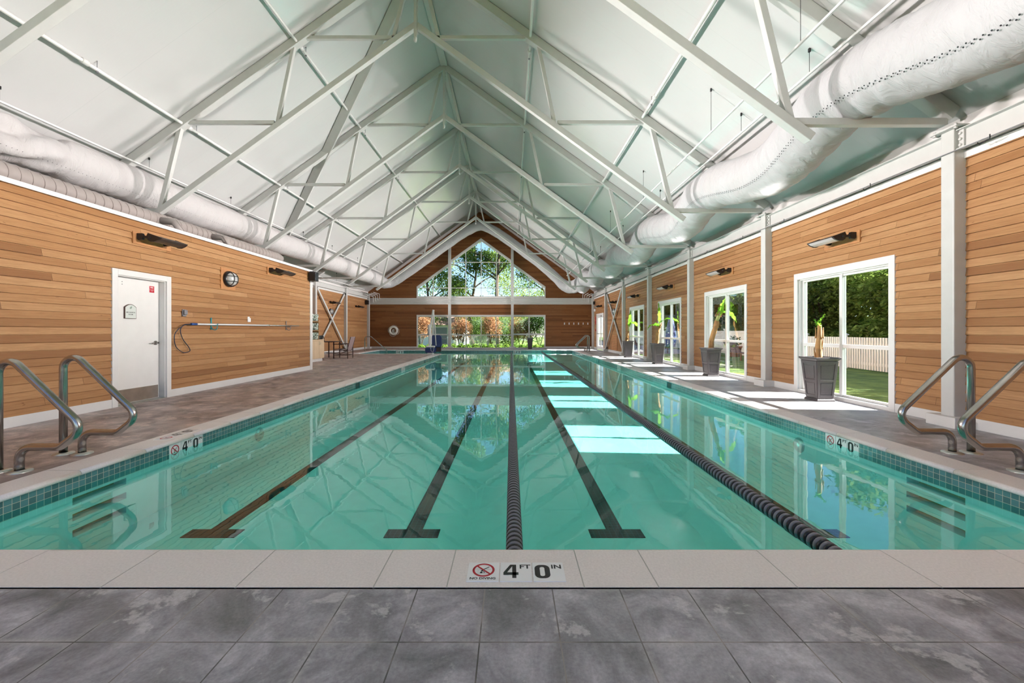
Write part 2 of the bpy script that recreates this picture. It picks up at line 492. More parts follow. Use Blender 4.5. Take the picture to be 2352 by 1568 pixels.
def catmull(P, per=8):
    P = [Vector(q) for q in P]; out = []
    for i in range(len(P)-1):
        p0 = P[max(i-1, 0)]; p1 = P[i]; p2 = P[i+1]; p3 = P[min(i+2, len(P)-1)]
        for k in range(per):
            t = k/per
            out.append(0.5*((2*p1)+(-p0+p2)*t+(2*p0-5*p1+4*p2-p3)*t*t+(-p0+3*p1-3*p2+p3)*t**3))
    out.append(P[-1])
    return out

def worldorg(o):
    v = Vector((0,0,0))
    while o is not None:
        v += Vector(o.location); o = o.parent
    return v

def obj(name, mb, mats, parent=None, label=None, cat=None, group=None, kind=None, bev=0.0, origin=None):
    if not isinstance(mats, (list, tuple)): mats = [mats]
    me = bpy.data.meshes.new(name)
    o = bpy.data.objects.new(name, me)
    COL.objects.link(o)
    if parent is not None:
        o.parent = parent
        org = worldorg(parent)
    else:
        org = Vector(origin) if origin is not None else Vector((0,0,0))
        o.location = org
    me.from_pydata([(a-org.x, b_-org.y, c-org.z) for a, b_, c in mb.v], [], mb.f)
    for mm in mats: me.materials.append(M[mm] if isinstance(mm, str) else mm)
    me.polygons.foreach_set('material_index', mb.m)
    me.polygons.foreach_set('use_smooth', mb.s)
    me.update()
    if bev:
        md = o.modifiers.new('bevel', 'BEVEL'); md.width = bev; md.segments = 2; md.limit_method = 'ANGLE'
    if label: o['label'] = label
    if cat: o['category'] = cat
    if group: o['group'] = group
    if kind: o['kind'] = kind
    return o

def thing(name, loc, label, cat, group=None, kind=None):
    o = bpy.data.objects.new(name, None); COL.objects.link(o)
    o.location = loc; o.empty_display_size = 0.1
    if kind: o['kind'] = kind
    else:
        o['label'] = label; o['category'] = cat
    if group: o['group'] = group
    return o

def dup(root, loc, label=None, rz=None):
    r = root.copy(); COL.objects.link(r); r.location = loc
    if rz is not None: r.rotation_euler = (0, 0, rz)
    if label: r['label'] = label
    for ch in list(root.children):
        c = ch.copy(); COL.objects.link(c); c.parent = r
        for g in ch.children:
            d = g.copy(); COL.objects.link(d); d.parent = c
            for k in g.children:
                e = k.copy(); COL.objects.link(e); e.parent = d
    return r

def textmesh(mb, s, size, fn, align='CENTER', bold=0.0, sx=1.0):
    cu = bpy.data.curves.new('t', 'FONT'); cu.body = s; cu.size = size; cu.align_x = align; cu.offset = bold
    cu.resolution_u = 3
    o = bpy.data.objects.new('t', cu); COL.objects.link(o)
    dg = bpy.context.evaluated_depsgraph_get()
    me = bpy.data.meshes.new_from_object(o.evaluated_get(dg))
    vs = [fn(v.co.x*sx, v.co.y) for v in me.vertices]
    fs = [tuple(p_.vertices) for p_ in me.polygons]
    mb.addv(vs, fs)
    bpy.data.objects.remove(o); bpy.data.meshes.remove(me); bpy.data.curves.remove(cu)

# ---------------------------------------------------------------- main dimensions
XR = -2.03            # ridge
XW = 5.54             # right wall face
XL = -9.60            # left wall face
XM = -6.08            # mechanical room wall face
YF = 27.20            # far gable face
YB = -2.60            # rear gable face
YM = 12.25            # end of mechanical room
CZ = lambda X: 9.30 - 0.72*abs(X - XR)
PXL, PXR, PYN, PYF = -3.61, 3.74, 2.18, 24.90    # coping nose lines
AXL, AYN = -8.10, 20.86                           # alcove nose lines
WL = -0.147
BAYS = [4.97 + 3.64*k for k in range(7)]
TR = BAYS[:6]

# ---------------------------------------------------------------- siding walls
def rows(mb, ivf, z0, z1, fn, back=0.15):
    """lapped boards; ivf(z)->list of (a,b); fn(u, d, z)->xyz, d<0 out of the wall"""
    k0 = int(math.floor(z0/BH + 1e-6)); k = k0
    while k*BH < z1 - 1e-6:
        a = max(k*BH, z0); b_ = min((k+1)*BH, z1)
        if b_ - a > 1e-4:
            I0 = ivf(a + 1e-4); I1 = ivf(b_ - 1e-4)
            if len(I0) != len(I1): I0 = I1 = ivf((a+b_)/2)
            for (p0, p1), (q0, q1) in zip(I0, I1):
                if p1 - p0 < 1e-3 and q1 - q0 < 1e-3: continue
                g = min(0.009, (b_-a)*0.3); w = g/(b_-a)
                m0, m1 = p0+(q0-p0)*w, p1+(q1-p1)*w
                mb.hexa([fn(m0,-0.022,a+g), fn(m1,-0.022,a+g), fn(m1,back,a+g), fn(m0,back,a+g)],
                        [fn(q0,-0.004,b_), fn(q1,-0.004,b_), fn(q1,back,b_), fn(q0,back,b_)])
                mb.hexa([fn(p0,0.004,a), fn(p1,0.004,a), fn(p1,back,a), fn(p0,back,a)],
                        [fn(m0,0.004,a+g), fn(m1,0.004,a+g), fn(m1,back,a+g), fn(m0,back,a+g)])
        k += 1

# right wall with four windows and a door
WINY = [(5.79 + 3.64*k, 7.85 + 3.64*k) for k in range(4)]
WT = 0.095     # casing width
DOORR = (24.05, 26.05)
def iv_right(z):
    cuts = []
    if z < 2.27 - WT/2:
        cuts += [(a+WT/2, b_-WT/2) for a, b_ in WINY]
        cuts.append((DOORR[0]+WT/2, DOORR[1]-WT/2))
    out = []; s = YB
    for a, b_ in sorted(cuts):
        out.append((s, a)); s = b_
    out.append((s, YF+0.15))
    return out
mb = MB(); rows(mb, iv_right, 0.0, 3.30, lambda u, d, z: (XW + d, u, z))
obj('wall_right', mb, 'sidY', kind='structure')
mb = MB(); rows(mb, lambda z: [(YM, YF+0.15)], 0.0, 3.30, lambda u, d, z: (XL - d, u, z))
mb.box(XL-0.15, XL, YB, YM, 0, 3.3)
obj('wall_left', mb, 'sidY', kind='structure')
# upper strips of the long walls up to the roof
mb = MB(); mb.box(XW+0.05, XW+0.2, YB, YF+0.15, 3.28, 3.95); obj('trim_1', mb, 'trim', kind='structure')
mb = MB(); mb.box(XL-0.2, XL-0.05, YB, YF+0.15, 3.28, 3.95); obj('trim_2', mb, 'trim', kind='structure')
mb = MB(); mb.box(XW-0.03, XW+0.06, YB, YF, 3.27, 3.36); obj('trim_3', mb, 'trim', kind='structure')
mb = MB(); mb.box(XL-0.06, XL+0.03, YM, YF, 3.27, 3.36); obj('trim_4', mb, 'trim', kind='structure')

# mechanical room walls
DL = (6.11, 7.17)
def iv_mech(z):
    if z < 2.13 - 0.045: return [(YB, DL[0]+0.045), (DL[1]-0.045, YM-0.02)]
    return [(YB, YM-0.02)]
mb = MB(); rows(mb, iv_mech, 0.0, 2.955, lambda u, d, z: (XM - d, u, z))
obj('wall_mechanical', mb, 'sidY', kind='structure')
mb = MB(); rows(mb, lambda z: [(XL, XM-0.02)], 0.0, 2.955, lambda u, d, z: (u, YM - d, z), 0.12)
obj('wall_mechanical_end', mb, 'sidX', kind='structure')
mb = MB(); mb.box(XL, XM+0.03, YB, YM+0.03, 2.955, 3.015); obj('trim_5', mb, 'trim', kind='structure')
mb = MB(); mb.box(XM-0.11, XM+0.028, YM-0.115, YM+0.028, 0, 2.955); obj('trim_6', mb, 'trim', kind='structure', bev=0.004)

# far gable wall
CXM = 2.11
def gable_iv(z, wide=True):
    hw = min(7.72, (9.42 - z)/0.72)
    a0, a1 = XR - hw, XR + hw
    cuts = []
    lo = 4.35 - 0.05
    if z < 2.21:
        cuts = [(XR-lo, XR-CXM-0.04), (XR-CXM+0.04, XR+CXM-0.04), (XR+CXM+0.04, XR+lo)]
    elif 3.47 < z < 7.40:
        # side lights
        hm = min(CXM-0.04, (7.40 - z)/0.72)
        hs = min(lo, (7.24 - z)/0.72) if z < 5.65 else 0
        if hs > CXM + 0.04:
            cuts = [(XR-hs, XR-CXM-0.04), (XR-CXM+0.04, XR+CXM-0.04), (XR+CXM+0.04, XR+hs)]
        else: cuts = [(XR-hm, XR+hm)]
    out = []; s = a0
    for p0, p1 in cuts:
        out.append((s, p0)); s = p1
    out.append((s, a1))
    return out
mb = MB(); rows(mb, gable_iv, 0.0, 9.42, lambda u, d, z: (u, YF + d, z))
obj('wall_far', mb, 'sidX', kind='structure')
def rear_iv(z):
    hw = min(7.72, (9.42 - z)/0.72)
    a0, a1 = XR - hw, XR + hw
    if 0.1 < z < 2.6: cuts = [(XR-5.0, XR-0.15), (XR+0.15, XR+5.0)]
    elif 3.4 < z < 7.9:
        hm = min(5.0, (8.1 - z)/0.72); cuts = [(XR-hm, XR+hm)]
    else: cuts = []
    out = []; s = a0
    for p0, p1 in cuts:
        out.append((s, p0)); s = p1
    out.append((s, a1)); return out
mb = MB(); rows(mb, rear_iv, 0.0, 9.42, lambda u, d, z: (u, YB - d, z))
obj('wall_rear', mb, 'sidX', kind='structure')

# ceiling (two slopes)
mb = MB()
for s in (-1, 1):
    xe = XR + s*7.85
    z0, z1 = CZ(XR), CZ(xe)
    mb.hexa([(XR, YB-0.15, z0), (xe, YB-0.15, z1), (xe, YF+0.15, z1), (XR, YF+0.15, z0)],
            [(XR, YB-0.15, z0+0.2), (xe, YB-0.15, z1+0.2), (xe, YF+0.15, z1+0.2), (XR, YF+0.15, z0+0.2)])
obj('ceiling', mb, 'ceiling', kind='structure')

# floor
mb = MB()
zb = -0.12
mb.box(XL, XW, YB, 1.828, zb, 0)
mb.box(XL, PXL-0.305, 1.828, AYN-0.305, zb, 0)
mb.box(PXR+0.305, XW, 1.828, PYF+0.305, zb, 0)
mb.box(XL, XW, PYF+0.305, YF, zb, 0)
mb.box(XL, AXL-0.305, AYN-0.305, PYF+0.305, zb, 0)
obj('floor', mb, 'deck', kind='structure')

# baseboards
def bb(name, segs, side):
    mb = MB()
    for s in segs:
        if side == 'R': mb.box(XW-0.026, XW+0.01, s[0], s[1], 0, 0.13)
        elif side == 'L': mb.box(XL-0.01, XL+0.026, s[0], s[1], 0, 0.13)
        elif side == 'M': mb.box(XM-0.01, XM+0.026, s[0], s[1], 0, 0.13)
        else: mb.box(s[0], s[1], YF-0.026, YF+0.01, 0, 0.13)
    obj(name, mb, 'trim', kind='structure', bev=0.003)
segs = []; s0 = YB
for a, b_ in WINY + [DOORR]:
    segs.append((s0, a)); s0 = b_
segs.append((s0, YF))
bb('baseboard_right', segs, 'R')
bb('baseboard_left', [(YM, YF)], 'L')
bb('baseboard_mechanical', [(YB, DL[0]), (DL[1], YM-0.12)], 'M')
bb('baseboard_far', [(XL, XR-4.35), (XR+4.35, XW)], 'F')

# ---------------------------------------------------------------- right wall windows
def side_window(idx, y0, y1):
    root = thing('window_%d' % idx, (XW, (y0+y1)/2, 0), None, None, kind='structure')
    zt, zb_ = 2.27, 0.0
    mb = MB()
    xo = XW - 0.03
    mb.box(xo, XW+0.012, y0, y0+WT, zb_, zt); mb.box(xo, XW+0.012, y1-WT, y1, zb_, zt)
    mb.box(xo, XW+0.012, y0+WT, y1-WT, zt-WT-0.02, zt)
    obj('casing', mb, 'trim', root, bev=0.003)
    iy0, iy1, iz0, iz1 = y0+WT, y1-WT, 0.06, zt-WT-0.02
    mb = MB()   # jamb box
    mb.box(XW+0.012, XW+0.15, iy0-0.03, iy0+0.02, zb_, iz1); mb.box(XW+0.012, XW+0.15, iy1-0.02, iy1+0.03, zb_, iz1)
    mb.box(XW+0.012, XW+0.15, iy0-0.03, iy1+0.03, iz1-0.02, iz1+0.02); mb.box(XW-0.02, XW+0.15, iy0-0.03, iy1+0.03, zb_, iz0)
    obj('jamb', mb, 'trim', root, bev=0.002)
    ym = (iy0+iy1)/2; zr = 0.915
    mb = MB(); fx0, fx1 = XW+0.06, XW+0.11
    a, b_ = iy0+0.02, iy1-0.02; t = 0.035
    mb.box(fx0, fx1, a, a+t, iz0, iz1-0.02); mb.box(fx0, fx1, b_-t, b_, iz0, iz1-0.02)
    mb.box(fx0-0.001, fx1, a+t, b_-t, iz0, iz0+t); mb.box(fx0-0.001, fx1, a+t, b_-t, iz1-0.02-t, iz1-0.02)
    mb.box(fx0-0.02, fx1, ym-0.03, ym+0.03, iz0, iz1-0.02)
    mb.box(fx0-0.01, fx1, a+t, b_-t, zr-0.03, zr+0.03)
    obj('window_frame', mb, 'trim', root, bev=0.002)
    mb = MB()
    for (p0, p1) in ((a+t, ym-0.03), (ym+0.03, b_-t)):
        for (q0, q1) in ((iz0+t, zr-0.03), (zr+0.03, iz1-0.02-t)):
            mb.box(XW+0.083, XW+0.087, p0, p1, q0, q1)
    obj('glass', mb, 'glass', root)
for i, (a, b_) in enumerate(WINY): side_window(i+1, a, b_)

# glazed door in the right wall
root = thing('door_2', (XW, sum(DOORR)/2, 0), None, None, kind='structure')
y0, y1 = DOORR
mb = MB(); mb.box(XW-0.03, XW+0.012, y0, y0+WT, 0, 2.27); mb.box(XW-0.03, XW+0.012, y1-WT, y1, 0, 2.27); mb.box(XW-0.03, XW+0.012, y0+WT, y1-WT, 2.17, 2.27)
mb.box(XW+0.012, XW+0.15, y0+0.04, y0+WT, 0, 2.2); mb.box(XW+0.012, XW+0.15, y1-WT, y1-0.04, 0, 2.2); mb.box(XW+0.012, XW+0.15, y0+0.04, y1-0.04, 2.14, 2.2)
obj('door_frame', mb, 'trim', root, bev=0.003)
ym = (y0+y1)/2
for (p0, p1) in ((y0+WT, ym), (ym, y1-WT)):
    mb = MB(); xa, xb = XW+0.03, XW+0.07; st_ = 0.11
    mb.box(xa, xb, p0+0.003, p0+st_, 0.01, 2.14); mb.box(xa, xb, p1-st_, p1-0.003, 0.01, 2.14)
    mb.box(xa, xb, p0+st_, p1-st_, 0.01, 0.22); mb.box(xa, xb, p0+st_, p1-st_, 2.0, 2.14)
    leaf = obj('door_leaf', mb, 'trim', root, bev=0.003)
    mb = MB(); mb.box(xa+0.018, xa+0.022, p0+st_, p1-st_, 0.22, 2.0); obj('glass', mb, 'glass', leaf)
    mb = MB(); mb.tube([(xa-0.07, p0+0.1, 1.0), (xa-0.07, p1-0.1, 1.0)], 0.014, 8); mb.box(xa-0.075, xa, p0+0.1, p0+0.13, 0.985, 1.015); mb.box(xa-0.075, xa, p1-0.13, p1-0.1, 0.985, 1.015)
    obj('push_bar', mb, 'black', leaf)
mb = MB(); mb.box(XW-0.04, XW+0.03, ym-0.35, ym-0.1, 2.06, 2.12); mb.bar((XW-0.03, ym-0.2, 2.1), (XW-0.2, ym-0.1, 2.1), 0.02, 0.01)
obj('door_closer', mb, 'grey', root)

# ---------------------------------------------------------------- far windows
def fr(mb, x0, x1, z0, z1, y0=None, y1=None):
    mb.box(x0, x1, YF-0.03 if y0 is None else y0, YF+0.012 if y1 is None else y1, z0, z1)
def far_lower(idx, x0, x1, cols, zr, thick):
    root = thing('window_%d' % idx, ((x0+x1)/2, YF, 0), None, None, kind='structure')
    mb = MB(); c = 0.09
    if cols == 2:
        left = x0 < XR
        if left: fr(mb, x0, x0+c, 0, 2.26)
        else: fr(mb, x1-c, x1, 0, 2.26)
    fr(mb, x0-0.001, x1+0.001, 2.17, 2.261, YF-0.032); fr(mb, x0-0.001, x1+0.001, -0.001, 0.06, YF-0.032)
    obj('casing', mb, 'trim', root, bev=0.003)
    mb = MB(); mb.box(x0, x0+0.05, YF+0.012, YF+0.14, 0, 2.2); mb.box(x1-0.05, x1, YF+0.012, YF+0.14, 0, 2.2)
    mb.box(x0, x1, YF+0.012, YF+0.14, 2.13, 2.2); mb.box(x0, x1, YF+0.012, YF+0.14, 0, 0.05)
    a, b_ = x0+0.05, x1-0.05
    for k in range(1, cols):
        xx = a + (b_-a)*k/cols; mb.box(xx-thick/2, xx+thick/2, YF+0.03, YF+0.1, 0.05, 2.13)
    mb.box(a, b_, YF+0.028, YF+0.102, zr-thick*0.7, zr+thick*0.7)
    obj('window_frame', mb, 'trim', root)
    mb = MB(); mb.box(a, b_, YF+0.063, YF+0.067, 0.05, 2.13); obj('glass', mb, 'glass', root)
far_lower(5, XR-4.35, XR-CXM-0.03, 2, 0.92, 0.075)
far_lower(6, XR-CXM+0.03, XR+CXM-0.03, 4, 0.90, 0.045)
far_lower(7, XR+CXM+0.03, XR+4.35, 2, 0.95, 0.075)

def far_upper():
    specs = [('L', XR-4.35, XR-CXM-0.03), ('M', XR-CXM+0.03, XR+CXM-0.03), ('R', XR+CXM+0.03, XR+4.35)]
    for k, (nm, x0, x1) in enumerate(specs):
        root = thing('window_%d' % (8+k), ((x0+x1)/2, YF, 3.42), None, None, kind='structure')
        top = (lambda X: 7.43 - 0.72*abs(X-XR)) if nm == 'M' else (lambda X: 7.30 - 0.72*abs(X-XR))
        c = 0.09
        def slab(mb, xa, xb, dz, ya, yb):
            za, zb2 = top(xa), top(xb)
            mb.hexa([(xa, ya, za-dz), (xb, ya, zb2-dz), (xb, yb, zb2-dz), (xa, yb, za-dz)],
                    [(xa, ya, za), (xb, ya, zb2), (xb, yb, zb2), (xa, yb, za)])
        mb = MB()
        parts_ = [(x0, XR), (XR, x1)] if nm == 'M' else [(x0, x1)]
        for xa, xb in parts_: slab(mb, xa, xb, c*1.25, YF-0.03, YF+0.012)
        fr(mb, x0-0.001, x1+0.001, 3.40, 3.50, YF-0.032)
        fr(mb, x0+0.001, x0+c*0.8, 3.5, top(x0)-0.02, YF-0.028); fr(mb, x1-c*0.8, x1-0.001, 3.5, top(x1)-0.02, YF-0.028)
        obj('casing', mb, 'trim', root)
        mb = MB()
        for xa, xb in parts_: slab(mb, xa, xb, 0.17, YF+0.012, YF+0.14)
        mb.box(x0, x0+0.06, YF+0.012, YF+0.14, 3.42, top(x0)-0.05); mb.box(x1-0.06, x1, YF+0.012, YF+0.14, 3.42, top(x1)-0.05)
        mb.box(x0, x1, YF+0.012, YF+0.14, 3.42, 3.52)
        cols = 4 if nm == 'M' else 2
        for q in range(1, cols):
            xx = x0 + (x1-x0)*q/cols; mb.box(xx-0.02, xx+0.02, YF+0.03, YF+0.1, 3.5, top(xx)-0.1)
        for zz in (4.08, 5.82):
            if nm != 'M' and zz > 5: continue
            h = (top(XR)-zz)/0.72 - 0.12 if nm == 'M' else (top(XR)-zz)/0.72 - 0.12
            xa, xb = max(x0, XR-h), min(x1, XR+h)
            mb.box(xa, xb, YF+0.03, YF+0.1, zz-0.02, zz+0.02)
        obj('window_frame', mb, 'trim', root)
        mb = MB()
        if nm == 'M': poly = [(x0+.03, 3.5), (x1-.03, 3.5), (x1-.03, top(x1)-.08), (XR, top(XR)-.1), (x0+.03, top(x0)-.08)]
        else: poly = [(x0+.03, 3.5), (x1-.03, 3.5), (x1-.03, top(x1)-.08), (x0+.03, top(x0)-.08)]
        mb.prism(poly, lambda u, v, d: (u, d, v), YF+0.063, YF+0.067)
        obj('glass', mb, 'glass', root)
far_upper()

# ---------------------------------------------------------------- far wall beam, posts
mb = MB(); mb.box(XL+0.02, XW-0.02, YF-0.09, YF-0.02, 2.99, 3.39); mb.box(XL+0.02, XW-0.02, YF-0.12, YF-0.02, 2.96, 3.0)
obj('trim_7', mb, 'trim', kind='structure', bev=0.004)
for i, s in enumerate((-1, 1)):
    xx = XR + s*CXM
    r_ = thing('steel_column', (xx, YF-0.1, 0), 'white steel post on the far gable wall, %s of the large middle windows' % ('left' if s < 0 else 'right'), 'column', 'posts of the far gable wall')
    mb = MB(); mb.box(xx-0.09, xx+0.09, YF-0.20, YF-0.02, 0.12, 6.9 if s else 0); obj('post', mb, 'steel', r_, bev=0.01)
    mb = MB(); mb.box(xx-0.2, xx+0.2, YF-0.28, YF-0.01, 0, 0.13); obj('plinth', mb, 'trim', r_, bev=0.005)

# ---------------------------------------------------------------- side columns
ordw = ['first', 'second', 'third', 'fourth', 'fifth', 'sixth', 'last']
def column(x, y, side, lab):
    r_ = thing('steel_column', (x, y, 0), lab, 'column', 'steel columns along the %s wall' % side)
    mb = MB(); mb.box(x-0.08, x+0.08, y-0.076, y+0.076, 0.12, 3.63); obj('post', mb, 'steel', r_, bev=0.012)
    s = 1 if side == 'right' else -1
    mb = MB(); mb.box(x-0.17 if s > 0 else x-0.09, x+0.09 if s > 0 else x+0.17, y-0.17, y+0.17, 0, 0.13); obj('plinth', mb, 'trim', r_, bev=0.005)
    mb = MB(); mb.box(x-0.14, x+0.14, y-0.16, y+0.16, 3.63, 3.65)
    for dx in (-0.11, 0.11):
        for dy in (-0.12, 0.12): mb.lathe([(0, -0.02), (0.018, -0.02), (0.018, 0.04), (0, 0.04)], (x+dx, y+dy, 3.63), 'Z', 6, False)
    obj('cap_plate', mb, 'steel', r_)
    mb = MB()
    for dy in (-0.1, 0.1):
        mb.box(x-0.02*s, x+0.0, y+dy-0.03, y+dy+0.03, 3.38, 3.60)
        for q in range(3): mb.lathe([(0, 0), (0.016, 0), (0.016, 0.02*-s), (0, 0.02*-s)], (x-0.02*s, y+dy, 3.42+q*0.07), 'X', 6, False)
    obj('connection_plate', mb, 'steel', r_)
for k, y in enumerate(BAYS[:6]):
    column(XW-0.08, y, 'right', 'white steel column against the right cedar wall, %s from the near end of the pool' % ordw[k])
column(XW-0.08, 26.85, 'right', 'white steel column in the far right corner of the room')
for k, y in enumerate(BAYS[3:6]):
    column(XL+0.08, y, 'left', 'white steel column on the far left wall, %s' % ['partly behind the towel shelf end of the side room', 'behind the towel cabinet, left end of the X brace', 'right end of the X brace, behind the patio chair'][k])
column(XL+0.08, 26.85, 'left', 'white steel column in the far left corner beside the black speaker')

# eave beams (channels) between columns
def eave(x, s, y0, y1, lab, grp):
    r_ = MB()
    r_.box(x-0.006, x+0.006, y0, y1, 3.37, 3.61)
    r_.box(x, x-0.07*s, y0, y1, 3.37, 3.38); r_.box(x, x-0.07*s, y0, y1, 3.60, 3.61)
    obj('eave_beam', r_, 'steel', None, lab, 'beam', grp, origin=(x, (y0+y1)/2, 3.5))
ys = [1.33] + BAYS[:6] + [26.85]
wl = ['before the first column', 'between the nearest and second columns', 'between the second and third columns', 'between the third and fourth columns',
      'between the fourth and fifth columns', 'above the X brace', 'above the glazed door at the far end']
for k in range(7): eave(XW-0.07, 1, ys[k]+0.08, ys[k+1]-0.08, 'white steel eave channel on the right wall ' + wl[k], 'eave channels')
for k, (a, b_) in enumerate(((BAYS[3], BAYS[4]), (BAYS[4], BAYS[5]), (BAYS[5], 26.85))):
    eave(XL+0.07, -1, a+0.08, b_-0.08, 'white steel eave channel on the left wall ' + ['just beyond the side room', 'above the left X brace', 'nearest the far left corner'][k], 'eave channels')

# X braces
def xbrace(x, ya, yb, side):
    r_ = thing('cross_brace', (x, (ya+yb)/2, 0), 'white steel X brace between two columns on the %s wall' % side, 'brace')
    s = 1 if side == 'right' else -1
    z0, z1 = 0.21, 3.28
    for q, (p, t) in enumerate(((ya+0.15, yb-0.15), (yb-0.15, ya+0.15))):
        xo = x - s*(0.045 + 0.055*q)
        mb = MB(); mb.bar((xo, p, z0), (xo, t, z1), 0.045, 0.11, (0, (yb-ya), 0.0)); obj('diagonal', mb, 'steel', r_, bev=0.004)
    mb = MB(); mb.box(x-0.13*s, x-0.02*s, (ya+yb)/2-0.07, (ya+yb)/2+0.07, 1.66, 1.80); obj('gusset_plate', mb, 'steel', r_)
    for (yy, zz) in ((ya+0.13, z0), (ya+0.13, z1), (yb-0.13, z0), (yb-0.13, z1)):
        mb = MB(); mb.box(x-0.09*s, x-0.02*s, yy-0.04, yy+0.04, zz-0.05, zz+0.05); obj('end_clip', mb, 'black', r_)
xbrace(XW-0.03, BAYS[4], BAYS[5], 'right')
xbrace(XL+0.03, BAYS[4], BAYS[5], 'left')

# ---------------------------------------------------------------- roof trusses
def truss(y):
    r_ = thing('roof_truss', (XR, y, 3.6), '', 'truss', 'white steel roof trusses')
    def seg(name, u0, z0, u1, z1, w, d):
        for s in (-1, 1):
            mb = MB(); mb.bar((XR+s*u0, y, z0), (XR+s*u1, y, z1), w, d, (0, 1, 0)); obj(name, mb, 'steel', r_, bev=0.006)
    B = lambda u: 7.70 - 0.727*u
    T = lambda u: 9.30 - 0.72*u - 0.115
    # bar(): first size is in the truss plane, second along the building
    seg('top_chord', 0.0, T(0), 7.45, T(7.45), 0.17, 0.15)
    seg('bottom_chord', 0.0, B(0), 5.72, B(5.72), 0.115, 0.11)
    seg('strut', 0.40, 7.43, 2.45, 7.43, 0.075, 0.07)
    seg('strut', 3.02, 5.62, 4.95, 5.62, 0.075, 0.07)
    seg('strut', 5.50, 3.74, 7.38, 3.74, 0.085, 0.08)
    seg('web', 0.10, 9.05, 0.50, B(0.5), 0.075, 0.07)
    seg('web', 2.60, T(2.6), 2.97, B(2.97), 0.075, 0.07)
    seg('web', 5.02, T(5.02), 5.47, B(5.47), 0.09, 0.08)
    mb = MB(); mb.box(XR-0.03, XR+0.03, y-0.09, y-0.06, 7.40, 9.2); mb.lathe([(0, -0.10), (0.03, -0.1), (0.035, -0.02), (0.02, 0.0)], (XR, y-0.075, 7.40), 'Z', 10)
    obj('king_post', mb, 'steel', r_)
    mb = MB()
    mb.tube([(XR+0.052, y-0.075, 7.45+q*0.025) for q in range(70)], 0.011, 6, True, lambda i, a: 1.0 if i % 4 < 2 else 0.35)
    obj('punched_strap', mb, 'steel', r_)
    return r_
t0 = truss(TR[0])
for k, y in enumerate(TR):
    l = 'white steel roof truss, %s from the near end of the pool' % ordw[k]
    if k == 0: t0['label'] = l
    else: dup(t0, (XR, y, 3.6), l)
# diagonal roof brace
mb = MB()
def cpt(X, dz=0.1): return (X, 8.75 + (XR - X)*0.975, CZ(X)-dz)
mb.bar(cpt(-2.1), cpt(-9.4), 0.22, 0.15, (0.58, 0, 0.81))
obj('roof_brace', mb, 'steel', None, 'thick white steel diagonal brace running down the left roof slope', 'brace', bev=0.006, origin=cpt(-9.4))
# ridge strip
mb = MB(); mb.box(XR-0.1, XR+0.1, YB, YF, 9.18, 9.30); obj('trim_8', mb, 'steel', kind='structure')

# sprinkler pipes
def pipe(X, zc, r, lab, drops, y0=-1.5, y1=26.0):
    r_ = thing('sprinkler_pipe', (X, y0, zc), lab, 'pipe', 'sprinkler pipes under the roof')
    mb = MB(); mb.tube([(X, y0, zc), (X, y1, zc)], r, 10); obj('main_pipe', mb, 'pipe', r_)
    for y in drops:
        mb = MB(); mb.lathe([(r*1.0, -0.05), (r*1.5, -0.05), (r*1.5, 0.05), (r*1.0, 0.05)], (X, y, zc), 'Y', 10); obj('coupling', mb, 'pipe', r_)
    for y in drops:
        mb = MB(); mb.tube([(X, y+0.2, zc), (X, y+0.2, CZ(X))], 0.006, 5); mb.lathe([(0, 0), (0.02, 0), (0.02, 0.03), (0, 0.03)], (X, y+0.2, zc-0.05), 'Z', 6, False); obj('hanger_rod', mb, 'grey', r_)
pipe(-6.99, 5.58, 0.032, 'white sprinkler pipe low on the left roof slope', [4.4, 6.6, 8.75, 12.4, 16.1, 19.7, 23.3])
pipe(-4.56, 7.32, 0.028, 'white sprinkler pipe high on the left roof slope', [6.2, 8.75, 12.4, 16.1, 19.7, 23.3])
pipe(0.41, 7.42, 0.030, 'white sprinkler pipe high on the right roof slope near the ridge', [9.0, 12.4, 16.1, 19.7, 23.3])
pipe(2.79, 5.70, 0.030, 'white sprinkler pipe halfway down the right roof slope', [7.8, 12.2, 15.9, 19.5, 23.1])

# ---------------------------------------------------------------- ducts
def noisef(seed):
    rr = random.Random(seed); ph = [rr.uniform(0, 6.28) for _ in range(12)]
    return ph
def ductpath_right():
    P = []
    y = 0.8
    while y <= 25.01:
        d = (y - BAYS[0]) / 3.64
        sag = 0.5 - 0.5*math.cos(2*math.pi*d)
        P.append((4.26 + 0.16*sag, y, 4.17 - 0.25*sag)); y += 0.04 if y < 14 else 0.09
    return P
P = ductpath_right()
ph = noisef(3)
def wr_r(i, a):
    y = P[i][1]; d = ((y - BAYS[0]) / 3.64) % 1.0
    w = 0.0
    w += 0.022*math.sin(7*y + 2*a + ph[0])*math.sin(3*a+ph[1])
    tight = math.exp(-((d-0.25)/0.22)**2) + math.exp(-((d-0.92)/0.14)**2)
    w += (0.010+0.030*tight)*math.sin(21*y + 2.2*a + 1.8*math.sin(2.3*y+a))*(0.3+0.7*math.sin(a*1.0+ph[2])**2)
    w += (0.005+0.012*tight)*math.sin(47*y + 4*a + 2*math.sin(3*a))
    w -= 0.045*tight*abs(math.sin(9*y+1.1*a))**6
    pin = math.exp(-((d if d < 0.5 else d-1)/0.035)**2)
    return 1 + w - 0.05*pin
r_ = thing('fabric_air_duct', (4.26, 0.8, 4.17), 'large pale fabric air duct hanging along the right roof slope', 'duct')
mb = MB(); mb.tube(P, 0.425, 56, True, wr_r); obj('duct_sleeve', mb, 'duct', r_)
mb = MB()
